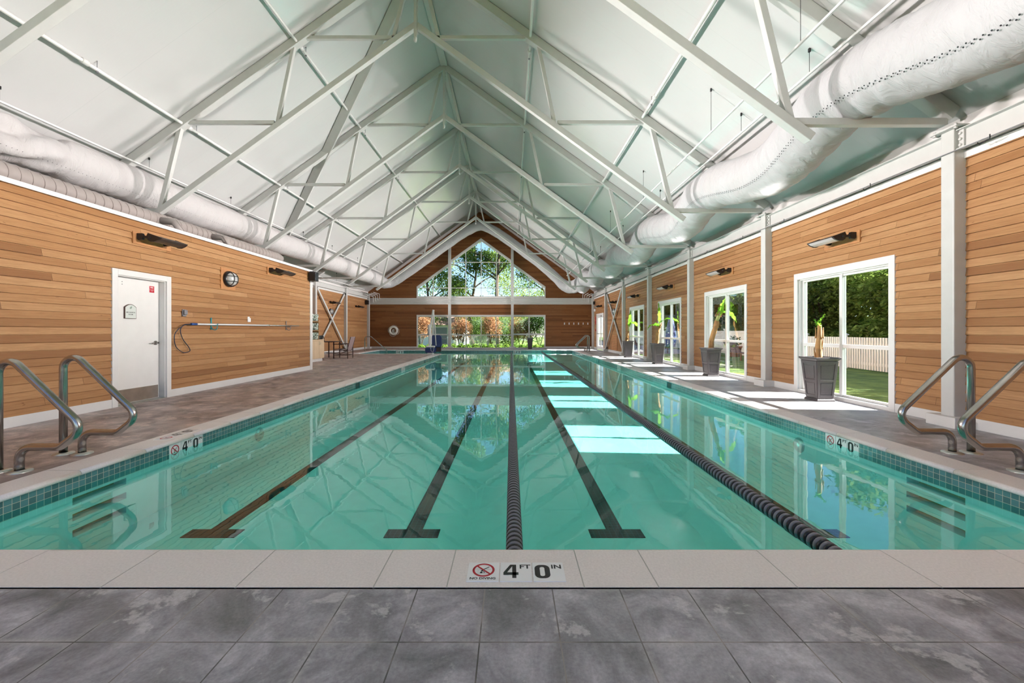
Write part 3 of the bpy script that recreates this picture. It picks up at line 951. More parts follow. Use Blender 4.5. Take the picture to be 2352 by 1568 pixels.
for row in (0, 1):
    yy = 2.6 + row*0.03
    while yy < 14:
        d = (yy - BAYS[0])/3.64; sag = 0.5-0.5*math.cos(2*math.pi*d)
        cx, cz = 4.26+0.16*sag, 4.17-0.25*sag
        a = R(212 + row*3.0)
        i = min(range(len(P)), key=lambda q: abs(P[q][1]-yy))
        rad = 0.425*1.045
        px, pz = cx+rad*math.cos(a), cz+rad*math.sin(a)
        n = Vector((math.cos(a), 0, math.sin(a))); t = Vector((-math.sin(a), 0, math.cos(a)))
        mb.face([Vector((px, yy, pz)) + n*0.004 + t*0.008*math.cos(k*math.pi/4) + Vector((0, 0.008*math.sin(k*math.pi/4), 0)) for k in range(8)])
        yy += 0.06
obj('air_hole_row', mb, 'ink', r_)

PL = []
y = 0.6
while y <= 25.2:
    d = (y - BAYS[0]) / 3.64
    sag = 0.5 - 0.5*math.cos(2*math.pi*d)
    PL.append((-8.22 + 0.03*sag, y, 4.34 - 0.06*sag)); y += 0.05
def wr_l(i, a):
    y = PL[i][1]
    w = 0.02*math.sin(5*y + 2*a + ph[3])*math.sin(2*a+ph[4]) + 0.012*math.sin(17*y+3*a+ph[5]) + 0.008*math.sin(37*y+4*a)
    if y < 7.4:   # slack, half-deflated stretch
        k = min(1, (7.4-y)/1.0)
        w += k*(-0.20 + 0.36*(0.5-abs(math.sin(1.7*y + 1.9*math.sin(a+ph[6])))) - 0.34*abs(math.sin(2.3*y+1.5*a))**4 + 0.12*abs(math.sin(4.3*y-2*a)))
        w -= 0.16*math.exp(-((y-7.2)/0.10)**2)
    return 1 + w
r_ = thing('fabric_air_duct', (-8.22, 0.6, 4.34), 'pale fabric air duct on the left roof slope, crumpled at its near end', 'duct')
mb = MB(); mb.tube(PL, 0.375, 40, True, wr_l); obj('duct_sleeve', mb, 'ductl', r_)
mb = MB()
yy = 3.0
while yy < 13:
    a = R(-38); rad = 0.385*1.035
    px, pz = -8.20+rad*math.cos(a), 4.31+rad*math.sin(a)
    n = Vector((math.cos(a), 0, math.sin(a))); t = Vector((-math.sin(a), 0, math.cos(a)))
    mb.face([Vector((px, yy, pz)) + n*0.003 + t*0.006*math.cos(k*math.pi/4) + Vector((0, 0.006*math.sin(k*math.pi/4), 0)) for k in range(8)])
    yy += 0.07
obj('air_hole_row', mb, 'ink', r_)

r_ = thing('fabric_air_duct', (XR, 26.0, 3.6), 'white air duct following the far gable up over the ridge and down', 'duct')
GP = catmull([(-8.19, 24.9, 4.30), (-8.12, 25.6, 4.22), (-7.75, 26.05, 4.30), (-6.9, 26.15, 4.85), (-5.3, 26.15, 5.98), (-3.6, 26.15, 7.20), (-2.75, 26.15, 7.72), (-2.0, 26.15, 8.00),
              (-1.25, 26.15, 7.74), (-0.2, 26.15, 7.07), (1.76, 26.12, 5.62), (2.75, 26.05, 4.75), (3.45, 25.95, 4.10), (3.95, 25.6, 3.98), (4.25, 24.9, 4.10)], 10)
def rg(t):
    if t < 0.12: return 0.385 - 0.085*t/0.12
    if t > 0.80: return 0.29 + 0.12*min(1, (t-0.80)/0.10)
    return 0.30
mb = MB(); mb.tube(GP, rg, 26, True, lambda i, a: 1 + 0.02*math.sin(i*0.9+a*2) + (0.03 if i % 12 == 0 else 0)); obj('duct_sleeve', mb, 'duct', r_)

# spiral duct over the side room
r_ = thing('spiral_duct', (-7.25, 0.5, 3.3), 'slim tan spiral duct lying above the side room below the fabric duct', 'duct')
SP = [(-7.25, 0.5 + 0.035*k, 3.44) for k in range(340)]
SP += [Vector(q) for q in catmull([(-7.25, 12.4, 3.44), (-7.3, 12.62, 3.42), (-7.5, 12.72, 3.30), (-7.7, 12.74, 3.12)], 6)][1:]
mb = MB(); mb.tube(SP, 0.145, 20, True, lambda i, a: 1 + (0.07 if (i + round(a/6.283*4)) % 4 == 0 else 0)); obj('duct_pipe', mb, 'spiral', r_)
for y in (8.2, 9.6):
    mb = MB(); mb.tube([(-7.12, y, 3.42), (-6.9, y+0.05, 3.40), (-6.78, y+0.1, 3.2)], 0.07, 12); obj('branch_collar', mb, 'spiral', r_)

# duct suspension rails
def rail(X, zc, wires, lab, w=0.02):
    r_ = thing('suspension_rail', (X, 0, zc), lab, 'rail', 'duct suspension rails')
    mb = MB(); mb.box(X-w, X+w, -1, 25, zc-0.015, zc+0.015); obj('rail_bar', mb, 'pipe', r_)
    for y in wires:
        mb = MB(); mb.tube([(X, y, zc), (X, y, CZ(X))], 0.004, 4); mb.box(X-0.012, X+0.012, y-0.012, y+0.012, CZ(X)-0.05, CZ(X)); obj('hanger_wire', mb, 'black', r_)
rail(-8.0, 4.76, [6.3, 8.9, 11.5, 13.5, 15.5, 18, 21, 24], 'white duct suspension rail above the left fabric duct')
rail(3.45, 4.60, [4.8, 6.95, 10.5, 14, 17.5, 21], 'thin duct suspension rail left of the right fabric duct', 0.012)
rail(4.0, 4.62, [5.4, 7.0, 10.8, 14.4, 18], 'thin duct suspension rail directly above the right fabric duct', 0.010)
rail(-9.1, 3.75, [13.5, 16, 18.5, 21, 23.5], 'thin white rail low along the far left eave', 0.015)

# conduits on far wall
r_ = thing('conduit_run', (XR, YF-0.15, 3.1), 'bank of four white conduits running across the far gable beam', 'pipe')
for k in range(4):
    z = 3.06 + 0.085*k; e = 0.14*k
    xa, xb = XL+0.36+e, XW-0.32-e
    y = YF-0.225
    zt = z + 0.42 - 0.03*k
    pts = fillet([(xa, y-1.2, zt), (xa, y, zt+0.001), (xa, y, z), (xb, y, z), (xb, y, zt+0.001), (xb, y-1.2, zt)], 0.05, 5)
    mb = MB(); mb.tube(pts, 0.019, 8); obj('conduit', mb, 'pipe', r_)

# cable along the right eave
r_ = thing('cable_run', (XW-0.16, 2, 3.37), 'thin grey cable clipped along the underside of the right eave channel', 'cable')
mb = MB(); mb.tube([(XW-0.18, 1.5 + 0.5*k, 3.345 + 0.004*math.sin(k*2.1)) for k in range(50)], 0.006, 6); obj('cable', mb, 'grey', r_)
for y in (3.4, 4.5, 6.0, 7.9, 9.3, 11.0, 13.0, 15):
    mb = MB(); mb.tube([(XW-0.19, y, 3.37), (XW-0.19, y, 3.32), (XW-0.19, y+0.1, 3.30), (XW-0.19, y+0.12, 3.33)], 0.006, 5); obj('cable_clip', mb, 'black', r_)

# ---------------------------------------------------------------- swimming pool
pool = thing('swimming_pool', (0, 13, -1.37), 'long teal lap pool with cream coping and a shallow alcove at the far left', 'swimming pool')
FZ = WL - 0.553
wn_, wx = PYN+0.05, 0.05
L_, R_, N_, F_ = PXL-0.05, PXR+0.05, PYN+0.05, PYF+0.05
AL, AN = AXL-0.05, AYN-0.05+0.1-0.05
AN = AYN - 0.05
TB, TT = -0.2, -0.045
mb = MB()
mb.box(L_-0.1, R_+0.1, N_-0.1, F_+0.1, FZ-0.1, FZ)
mb.box(AL-0.1, L_-0.1, AN-0.1, F_+0.1, FZ-0.1, FZ)
pf = obj('pool_floor', mb, 'plaster', pool)
mb = MB()
mb.box(L_, R_, N_-0.15, N_, FZ, TT)                      # near
mb.box(AL, R_, F_, F_+0.15, FZ, TT)                      # far
mb.box(AL-0.15, AL, AN-0.15, F_+0.15, FZ, TT)            # alcove left
mb.box(AL, L_, AN-0.15, AN, FZ, TT)                      # alcove near
# long walls with recessed ladder steps
def longwall(xin, s, y0, y1, ry0, ry1):
    xo = xin + s*0.15
    mb.box(xin, xo, y0, ry0, FZ, TT); mb.box(xin, xo, ry1, y1, FZ, TT)
    z = TT
    for zt in (-0.225, -0.36, -0.495):
        mb.box(xin, xo, ry0, ry1, zt, z); z = zt - 0.06
    mb.box(xin, xo, ry0, ry1, FZ, z)
longwall(L_, -1, N_-0.15, AN, 3.36, 3.83)
longwall(R_, 1, N_-0.15, F_+0.15, 3.36, 3.86)
obj('pool_wall', mb, 'plaster', pool)
M['recess'] = plain('yellowed_recess', (0.36, 0.33, 0.14), 0.6)
for xin, s in ((L_, -1), (R_, 1)):
    for zt in (-0.225, -0.36, -0.495):
        mb = MB(); mb.box(xin+s*0.12, xin+s*0.16, 3.33, 3.88, zt-0.07, zt+0.01); obj('step_recess', mb, 'recess', pool)
# alcove steps
mb = MB()
for k in range(3): mb.box(AL, AL+0.4+0.4*(2-k), AN, F_, FZ, FZ+0.13*(k+1))
obj('entry_steps', mb, 'plaster', pool)
# waterline tile band
mb = MB(); t_ = 0.008
mb.mi = 0
skim = {-1: [(9.45, 9.72), (16.9, 17.17)], 1: [(9.5, 9.77), (17.2, 17.47)]}
mk = {-1: [(4.30, 4.77), (13.4, 13.87)], 1: [(4.38, 4.85), (13.9, 14.37)]}
def band(xin, s, y0, y1, cuts):
    st = y0
    for a, b_ in sorted(cuts) + [(y1, y1)]:
        mb.box(xin, xin - s*t_, st, a, TB, TT); st = b_
band(L_, -1, N_, AN, skim[-1]+mk[-1]); obj('waterline_tile', mb, 'bandY', pool)
mb = MB(); band(R_, 1, N_, F_, skim[1]+mk[1]); obj('waterline_tile', mb, 'bandY', pool)
mb = MB(); mb.box(AL, AL+t_, AN, F_, TB, TT); obj('waterline_tile', mb, 'bandY', pool)
for bx_ in ((L_, R_, N_, N_+t_, TB, TT), (AL, R_, F_-t_, F_, TB, TT), (AL, L_, AN, AN+t_, TB, TT)):
    mb = MB(); mb.box(*bx_); obj('waterline_tile', mb, 'bandX', pool)
for s, xin in ((-1, L_), (1, R_)):
    for a, b_ in skim[s]:
        mb = MB(); mb.box(xin, xin-s*0.002, a, b_, TB, TT-0.02)
        mb2 = MB(); mb2.box(xin+s*0.02, xin-s*0.008, a-0.01, a+0.012, TB, TT); mb2.box(xin+s*0.02, xin-s*0.008, b_-0.012, b_+0.01, TB, TT)
        mb2.box(xin, xin-s*0.008, a, b_, TT-0.02, TT)
        o_ = obj('skimmer_mouth', mb, plain('dark_skimmer', (0.02, 0.07, 0.07), 0.5), pool)
        obj('skimmer_frame', mb2, 'teal', o_)
# lane markings on the floor
for X in (-2.75, -0.91, 0.97, 2.82):
    mb = MB(); z1 = FZ + 0.006
    mb.box(X-0.0762, X+0.0762, 3.64, 23.4, FZ, z1)
    mb.box(X-0.245, X-0.0762, 3.64, 3.79, FZ, z1); mb.box(X+0.0762, X+0.245, 3.64, 3.79, FZ, z1)
    mb.box(X-0.245, X-0.0762, 23.25, 23.4, FZ, z1); mb.box(X+0.0762, X+0.245, 23.25, 23.4, FZ, z1)
    obj('lane_marking', mb, 'lane', pool)
# underwater lamps and drains
for s, xin, yy in ((-1, L_, 5.85), (1, R_, 5.3)):
    mb = MB(); mb.lathe([(0.0, 0.03), (0.07, 0.03), (0.085, 0.02), (0.10, 0.0)], (xin, yy, -0.33), 'X', 24)
    if s > 0: mb.v = [(2*xin-a, b_, c) for a, b_, c in mb.v]
    obj('underwater_lamp', mb, 'silver', pool)
# coping stones: bullnose profile swept in segments
prof = [(0.34, 0.0), (0.03, 0.0), (0.018, -0.003), (0.008, -0.009), (0.002, -0.018), (0.0, -0.028), (0.004, -0.038), (0.012, -0.044), (0.05, -0.047), (0.34, -0.047)]
mb = MB()
def coping(cuts, fn, width):
    pr = [(min(u, width) if u > 0.3 else u, v) for u, v in prof]
    g = 0.003
    for a, b_ in zip(cuts[:-1], cuts[1:]):
        n = len(pr)
        vs = [fn(u, v, a+g) for u, v in pr] + [fn(u, v, b_-g) for u, v in pr]
        fs = [tuple(range(n)), tuple(range(n, 2*n))[::-1]]
        i = len(mb.v)
        mb.addv(vs, fs, False)
        for q in range(n):
            mb.f.append((i+q, i+(q+1) % n, i+n+(q+1) % n, i+n+q)[::-1]); mb.m.append(mb.mi); mb.s.append(0 < q < n-2)
    mb.mi = 1
    pr2 = [(u, v-0.002) if u > 0.02 else (u+0.003, v) for u, v in pr]
    n = len(pr2); i = len(mb.v)
    mb.addv([fn(u, v, cuts[0]) for u, v in pr2] + [fn(u, v, cuts[-1]) for u, v in pr2], [])
    for q in range(n):
        mb.f.append((i+q, i+(q+1) % n, i+n+(q+1) % n, i+n+q)[::-1]); mb.m.append(1); mb.s.append(False)
    mb.mi = 0
cn = [-3.61-0.305, -3.10, -2.47, -1.876, -1.26, -0.63, -0.295, 0.335, 0.675, 1.31, 1.97, 2.58, 3.2, 3.74+0.305]
coping(cn, lambda u, v, w: (w, PYN-u, v), PYN-1.828)
def cuts(a, b_, st=0.61):
    n = max(1, round((b_-a)/st)); return [a + (b_-a)*k/n for k in range(n+1)]
coping(cuts(PYN, AYN), lambda u, v, w: (PXL-u, w, v), 0.305)
coping(cuts(PYN, PYF), lambda u, v, w: (PXR+u, w, v), 0.305)
coping(cuts(AXL-0.305, PXR+0.305), lambda u, v, w: (w, PYF+u, v), 0.305)
coping(cuts(AXL, PXL-0.0), lambda u, v, w: (w, AYN-u, v), 0.305)
coping(cuts(AYN-0.305, PYF), lambda u, v, w: (AXL-u, w, v), 0.305)
obj('coping', mb, ['coping', 'grout'], pool)

# depth markers
def circ(cx, cy_, r, n=20): return [(cx+r*math.cos(2*math.pi*k/n), cy_+r*math.sin(2*math.pi*k/n)) for k in range(n)]
def marker(name, org, ud, vd, nd, words, lab, parent):
    O, U, V, Nn = Vector(org), Vector(ud), Vector(vd), Vector(nd)
    T_ = 0.152; G = 0.006
    mb = MB()
    def fn(u, v, d=0.0): return tuple(O + U*u + V*v + Nn*d)
    mb.mi = 0
    for k in range(3):
        u0 = (k-1.5)*(T_+G)+G/2
        mb.prism([(u0, -T_/2), (u0+T_, -T_/2), (u0+T_, T_/2), (u0, T_/2)], lambda u, v, d: fn(u, v, d), -0.004, 0.0012)
    e = 0.0018
    # no-diving roundel
    c0 = -(T_+G); cv = 0.012 if words else 0.0; rr = 0.054
    mb.mi = 1
    n = 32
    for k in range(n):
        a, b_ = 2*math.pi*k/n, 2*math.pi*(k+1)/n
        mb.face([fn(c0+rr*math.cos(a), cv+rr*math.sin(a), e), fn(c0+rr*math.cos(b_), cv+rr*math.sin(b_), e),
                 fn(c0+0.043*math.cos(b_), cv+0.043*math.sin(b_), e), fn(c0+0.043*math.cos(a), cv+0.043*math.sin(a), e)])
    d = 0.7071; w = 0.0045
    mb.face([fn(c0+(-0.044-w/0.044*0)*d - w*d, cv+0.044*d - w*d, e+0.0004), fn(c0+0.044*d-w*d, cv-0.044*d-w*d, e+0.0004),
             fn(c0+0.044*d+w*d, cv-0.044*d+w*d, e+0.0004), fn(c0-0.044*d+w*d, cv+0.044*d+w*d, e+0.0004)])
    mb.mi = 2
    def ln(x0, y0, x1, y1, w):
        q = Vector((x1-x0, y1-y0)).normalized(); nx, ny = -q.y*w/2, q.x*w/2
        mb.face([fn(c0+x0+nx, cv+y0+ny, e), fn(c0+x0-nx, cv+y0-ny, e), fn(c0+x1-nx, cv+y1-ny, e), fn(c0+x1+nx, cv+y1+ny, e)])
    for k in range(8):
        xa = -0.040+0.01*k
        ln(xa, 0.006+0.0015*math.sin(k*1.6), xa+0.01, 0.006+0.0015*math.sin((k+1)*1.6), 0.0012)
    ln(-0.030, -0.026, 0.022, -0.026, 0.0012)
    ln(0.027, 0.026, 0.0, 0.004, 0.005); ln(0.002, 0.005, -0.010, -0.008, 0.009); ln(-0.008, -0.008, -0.014, -0.025, 0.003); ln(-0.006, -0.008, 0.004, -0.014, 0.003); ln(0.004, -0.014, 0.005, -0.024, 0.003)
    mb.face([fn(c0+u-0.010, cv+v-0.020, e) for u, v in circ(0, 0, 0.006, 12)])
    ln(-0.030, 0.0, -0.022, -0.004, 0.001); ln(-0.031, -0.010, -0.023, -0.010, 0.001)
    if words: textmesh(mb, 'NO DIVING', 0.0235, lambda u, v: fn(c0+u, -0.062+v, e), bold=0.0006)
    # 4 FT
    def P4(pts): mb.face([fn(-0.0445+x*0.74, -0.052+y*0.94, e) for x, y in pts])
    P4([(0.062-0.026, 0), (0.062, 0), (0.062, 0.115), (0.062-0.026, 0.115)])
    P4([(-0.022, 0.026), (0.076, 0.026), (0.076, 0.048), (-0.022, 0.048)])
    P4([(-0.022, 0.048), (0.002, 0.048), (0.044, 0.115), (0.022, 0.115)])
    textmesh(mb, 'FT', 0.045, lambda u, v: fn(0.016+u, 0.024+v, e), align='LEFT', bold=0.0012, sx=1.15)
    # 0 IN
    cx0 = T_+G-0.030; ro, ri = 0.042, 0.014
    def rring(hw, hh, rc, n=8):
        pts = []
        for (sx, sy, a0) in ((1, 1, 0), (-1, 1, 90), (-1, -1, 180), (1, -1, 270)):
            for k in range(n+1):
                a = R(a0 + 90*k/n); pts.append((sx*(hw-rc)+rc*math.cos(a), sy*(hh-rc)+rc*math.sin(a)))
        return pts
    A = rring(0.037, 0.054, 0.030); B = rring(0.0115, 0.037, 0.0110)
    for k in range(len(A)):
        k2 = (k+1) % len(A)
        mb.face([fn(cx0+A[k][0], A[k][1], e), fn(cx0+A[k2][0], A[k2][1], e), fn(cx0+B[k2][0], B[k2][1], e), fn(cx0+B[k][0], B[k][1], e)])
    textmesh(mb, 'IN', 0.045, lambda u, v: fn(cx0+0.044+u, 0.024+v, e), align='LEFT', bold=0.0012, sx=1.15)
    obj('depth_marker', mb, ['tilewhite', 'red', 'ink'], parent, lab)
marker('m', (0.0235, 1.955, 0.002), (1,0,0), (0,1,0), (0,0,1), True, 'white depth marker tile set in the near coping', pool)
marker('m', (L_+0.006, 4.535, -0.122), (0,1,0), (0,0,1), (1,0,0), False, 'white depth marker tile on the left pool side', pool)
marker('m', (R_-0.006, 4.615, -0.122), (0,-1,0), (0,0,1), (-1,0,0), False, 'white depth marker tile on the right pool side', pool)
marker('m', (L_+0.006, 13.635, -0.122), (0,1,0), (0,0,1), (1,0,0), False, None, pool)
marker('m', (R_-0.006, 14.135, -0.122), (0,-1,0), (0,0,1), (-1,0,0), False, None, pool)
marker('m', (0.37, F_-0.010, -0.122), (1,0,0), (0,0,1), (0,-1,0), False, 'small white depth marker on the far pool end', pool)
marker('m', (-6.9, F_-0.010, -0.122), (1,0,0), (0,0,1), (0,-1,0), False, None, pool)
marker('m', (PXL-0.16, 4.56, 0.001), (0,1,0), (-1,0,0), (0,0,1), False, None, pool)

# water surface
mb = MB()
mb.face([(L_+0.001, N_+0.001, WL), (R_-0.001, N_+0.001, WL), (R_-0.001, F_-0.001, WL), (L_+0.001, F_-0.001, WL)])
mb.face([(AL+0.001, AN+0.001, WL), (L_+0.001, AN+0.001, WL), (L_+0.001, F_-0.001, WL), (AL+0.001, F_-0.001, WL)])
wat = obj('pool_water', mb, 'water', None, 'still teal water filling the lap pool', 'water', kind='stuff')
# lane ropes
def rope(X, y0, y1, lab):
    r_ = thing('lane_rope', (X, y0, WL), lab, 'lane rope', 'lane ropes')
    mb = MB(); mb.tube([(X, y0, WL+0.005), (X, y1, WL+0.005)], 0.006, 6); obj('cable', mb, 'grey', r_)
    mbs = [MB(), MB()]
    y = y0 + 0.02; k = 0
    pr = [(0.012, 0.0), (0.040, 0.001), (0.052, 0.006), (0.052, 0.016), (0.044, 0.021), (0.012, 0.022)]
    while y < y1 - 0.05:
        nn = 20 if y < 8 else 10
        mbs[k % 2].lathe(pr if y < 10 else [(0.012, 0), (0.052, 0.004), (0.052, 0.018), (0.012, 0.022)], (X, y, WL+0.005), 'Y', nn, y < 8)
        y += 0.0265; k += 1
    obj('float_discs', mbs[0], 'rope_dark', r_, 'black float discs', kind='stuff'); obj('float_discs', mbs[1], 'rope_grey', r_, 'dark grey float discs', kind='stuff')
M['rope_dark'] = plain('black_float', (0.006, 0.008, 0.014), 0.3)
M['rope_grey'] = plain('grey_float', (0.22, 0.22, 0.27), 0.35)
rope(0.02, N_+0.02, F_-0.05, 'black and grey lane rope floating down the middle of the pool')
rope(1.90, N_+0.02, F_-0.05, 'black and grey lane rope floating nearer the right side of the pool')

# ---------------------------------------------------------------- grab rails
def grab(xb, s, y, lab, grp):
    r_ = thing('grab_rail', (xb, y, 0), lab, 'grab rail', grp)
    pts = [(0, 0), (0, 1.05), (0.72, 0.36), (0.52, 0.205), (0.18, 0.205), (0.18, 0.0)]
    path = fillet([(xb+s*u, y, v) for u, v in pts], [0.10, 0.10, 0.09, 0.10], 8)
    mb = MB(); mb.tube(path, 0.030, 14); obj('rail_tube', mb, 'chrome', r_)
    for u in (0, 0.18):
        mb = MB(); mb.lathe([(0.032, 0.018), (0.045, 0.018), (0.078, 0.008), (0.080, 0.0)], (xb+s*u, y, 0), 'Z', 24); obj('flange', mb, 'flange', r_)
grab(-4.27, 1, 3.35, 'stainless grab rail of the left near pair, closer to the near coping', 'pool ladder grab rails')
grab(-4.27, 1, 3.84, 'stainless grab rail of the left near pair, in front of the white door', 'pool ladder grab rails')
grab(4.42, -1, 3.35, 'stainless grab rail of the right near pair, closer to the near coping', 'pool ladder grab rails')
grab(4.42, -1, 3.87, 'stainless grab rail of the right near pair, overlapping the first right column', 'pool ladder grab rails')
grab(4.42, -1, 22.75, 'small distant stainless grab rail near the glazed door, nearer of the pair', 'pool ladder grab rails')
grab(4.42, -1, 23.25, 'small distant stainless grab rail near the glazed door, farther of the pair', 'pool ladder grab rails')
r_ = thing('handrail', (-8.36, 23, 0), 'stainless handrail sloping into the shallow alcove at the far left', 'handrail')
mb = MB(); mb.tube(fillet([(-8.36, 23, 0), (-8.36, 23, 0.85), (-8.0, 23, 0.85), (-7.1, 23, 0.08), (-7.1, 23, -0.6)], [0.14, 0.14, 0.1], 6), 0.026, 12); obj('rail_tube', mb, 'chrome', r_)
mb = MB(); mb.lathe([(0.03, 0.018), (0.06, 0.01), (0.07, 0)], (-8.36, 23, 0), 'Z', 16); obj('flange', mb, 'flange', r_)

# ---------------------------------------------------------------- wall uplights
def uplight(xw, s, y, z, lab, lit=True, lens='silver'):
    r_ = thing('wall_uplight', (xw, y, z), lab, 'light fixture', 'black linear wall lights')
    cap = [(0.42, 0.0), (0.214, 0.074), (0.193, 0.03), (0.21, -0.04), (0.256, -0.069), (0.31, -0.069), (0.372, -0.042)]
    fn = lambda u, v, d: (xw + s*u, d, z + v)
    mb = MB(); mb.box(xw, xw+s*0.035, y-0.06, y+0.66, z-0.10, z+0.09); obj('backing_board', mb, 'cedar', r_)
    for d in (y, y+0.53):
        mb = MB(); mb.prism(cap, fn, d, d+0.03); mb.lathe([(0, -0.012), (0.018, -0.012), (0.018, 0.0)], (xw+s*0.25, d, z+0.0), 'Y', 10); obj('end_cap', mb, 'black', r_)
    mb = MB(); body = [(0.41, 0.0), (0.22, 0.062), (0.205, 0.03), (0.22, -0.035), (0.262, -0.058)]
    mb.prism([(0.418, 0.0), (0.20, 0.07), (0.205, 0.055), (0.415, -0.012)], fn, y+0.03, y+0.53)
    obj('housing', mb, 'darkbrown', r_)
    mb = MB(); mb.prism([(0.412, -0.012), (0.21, -0.035), (0.256, -0.060), (0.31, -0.062), (0.370, -0.042)], fn, y+0.03, y+0.53)
    obj('reflector', mb, lens, r_)
    for d in (y+0.005, y+0.50):
        mb = MB(); mb.prism([(0.25, 0.02), (0.25, -0.02), (0.09, 0.0), (0.09, 0.04)], fn, d, d+0.03)
        mb.prism([(0.035, 0.07), (0.12, 0.07), (0.14, 0.02), (0.12, -0.03), (0.06, -0.04), (0.035, -0.02)], fn, d-0.005, d+0.035); obj('bracket', mb, 'black', r_)
    if lit:
        L = bpy.data.lights.new('uplight_fill', 'AREA'); L.shape = 'RECTANGLE'; L.size = 0.5; L.size_y = 0.2; L.spread = R(62)  # fill light added at the fixture, which itself looks switched off
        L.energy = FILL_W; L.color = (1.0, 0.915, 0.90)
        lo = bpy.data.objects.new('uplight_fill', L); COL.objects.link(lo)
        lo.parent = r_
        lo.location = (s*0.36, 0.28, 0.16)
        d = Vector((s*0.99, 0, 0.15)).normalized()
        q = (-d).to_track_quat('Z', 'Y') ; lo.rotation_euler = q.to_euler()
        # long side of the lamp along the building
        up = d; lx = Vector((0, 1, 0)); ly = (-up).cross(lx)
        lo.rotation_euler = Matrix((lx, ly, -up)).transposed().to_euler()
    return r_
for k in range(6):
    uplight(XW, -1, 6.42+3.64*k if k < 5 else 24.4, 2.68, 'black linear wall light on the right wall, %s from the near end of the pool' % ordw[k], True)
uplight(XM, 1, 6.50, 2.68, 'black linear wall light above the white mechanical room door', True, 'darkbrown')
uplight(XM, 1, 10.05, 2.68, 'black linear wall light on the side room wall next to the corner speaker', True, 'darkbrown')
uplight(XL, 1, 21.2, 2.68, 'small distant black wall light above the left X brace', True, 'darkbrown')
uplight(XL, 1, 24.7, 2.68, 'small distant black wall light nearest the far left corner', True, 'darkbrown')
uplight(XW, -1, -1.34, 2.68, 'unseen black fill light added on the right wall near the rear gable', True)  # this and the next three are unseen, added to brighten the near end
uplight(XM, 1, -1.34, 2.68, 'unseen black fill light added on the left wall near the rear gable', True, 'darkbrown')
uplight(XW, -1, 2.3, 2.68, 'unseen black fill light added on the right wall beyond the near pool end', True)
uplight(XM, 1, 2.3, 2.68, 'unseen black fill light added on the left wall beyond the near pool end', True, 'darkbrown')

# bulkhead lights
def bulkhead(xw, s, y, z, lab, r=0.17):
    r_ = thing('bulkhead_light', (xw, y, z), lab, 'light fixture', 'caged bulkhead lights')
    mb = MB(); mb.box(xw, xw+s*0.03, y-0.22, y+0.22, z-0.22, z+0.22); obj('backing_board', mb, 'cedar', r_)
    mb = MB(); mb.lathe([(0, 0.03), (r, 0.03), (r, 0.07), (r*0.93, 0.09), (r*0.82, 0.095)], (xw, y, z), 'X', 28)
    if s < 0: mb.v = [(2*xw-a, b_, c) for a, b_, c in mb.v]
    obj('housing', mb, 'black', r_)
    mb = MB(); mb.lathe([(r*0.82, 0.09), (r*0.80, 0.12), (r*0.66, 0.16), (r*0.40, 0.185), (0.001, 0.19)], (xw, y, z), 'X', 24)
    if s < 0: mb.v = [(2*xw-a, b_, c) for a, b_, c in mb.v]
    obj('lens', mb, 'frost', r_)
    mb = MB()
    for k in (-1, 1):
        o_ = k*r*0.33; h = math.sqrt(r*r-o_*o_)*0.95
        arc = lambda t: 0.09 + 0.115*math.sin(math.pi*t)**0.6
        mb.tube([(xw+s*arc(t/10), y+o_, z-h+2*h*t/10) for t in range(11)], 0.007, 6)
        mb.tube([(xw+s*(arc(t/10)+0.006), y-h+2*h*t/10, z+o_) for t in range(11)], 0.007, 6)
    obj('cage', mb, 'black', r_)
bulkhead(XM, 1, 8.62, 2.28, 'round black caged light on the side room wall between the two linear lights')
bulkhead(XL, 1, 21.3, 2.2, 'small distant round caged light inside the left X brace')
bulkhead(XW, -1, 21.3, 2.2, 'small distant round caged light inside the right X brace')

# speakers
def speaker(c, face, lab, w=0.2, h=0.27):
    r_ = thing('speaker', c, lab, 'speaker', 'small black speakers')
    x, y, z = c
    mb = MB(); mb.box(x-w/2, x+w/2, y-w/2, y+w/2, z-h/2, z+h/2); obj('cabinet', mb, 'black', r_, bev=0.012)
    mb = MB(); mb.box(x-w/2+0.015, x+w/2-0.015, y-w/2-0.006, y-w/2, z-h/2+0.015, z+h/2-0.015); obj('grille', mb, 'grey' if False else 'black', r_)
    mb = MB(); mb.tube(fillet([(x, y, z-h/2-0.02), (x+face*0.13, y, z-h/2-0.02), (x+face*0.13, y, z+h/2+0.02), (x, y, z+h/2+0.02)], 0.02, 4), 0.009, 6); obj('bracket', mb, 'black', r_)
speaker((XM+0.15, 12.1, 2.80), -1, 'black speaker at the top corner of the side room wall')
speaker((XL+0.15, 26.45, 3.05), -1, 'small black speaker high in the far left corner')
speaker((XW-0.12, 26.3, 3.0), 1, 'small dark speaker high above the glazed door at the far right', 0.12, 0.2)
mb = MB(); mb.box(XW-0.08, XW, 26.3, 26.6, 2.45, 2.62); obj('exit_box', mb, 'white', None, 'small white box light on the wall left of the glazed door', 'fixture', origin=(XW, 26.45, 2.5), bev=0.005)
mb = MB(); mb.box(XW-0.05, XW, 26.2, 26.3, 1.6, 2.1); mb.box(XW-0.05, XW, 26.2, 26.3, 1.15, 1.3); obj('alarm_pull', mb, 'red', None, 'red fire alarm device beside the glazed door', 'alarm', origin=(XW, 26.25, 1.8), bev=0.004)

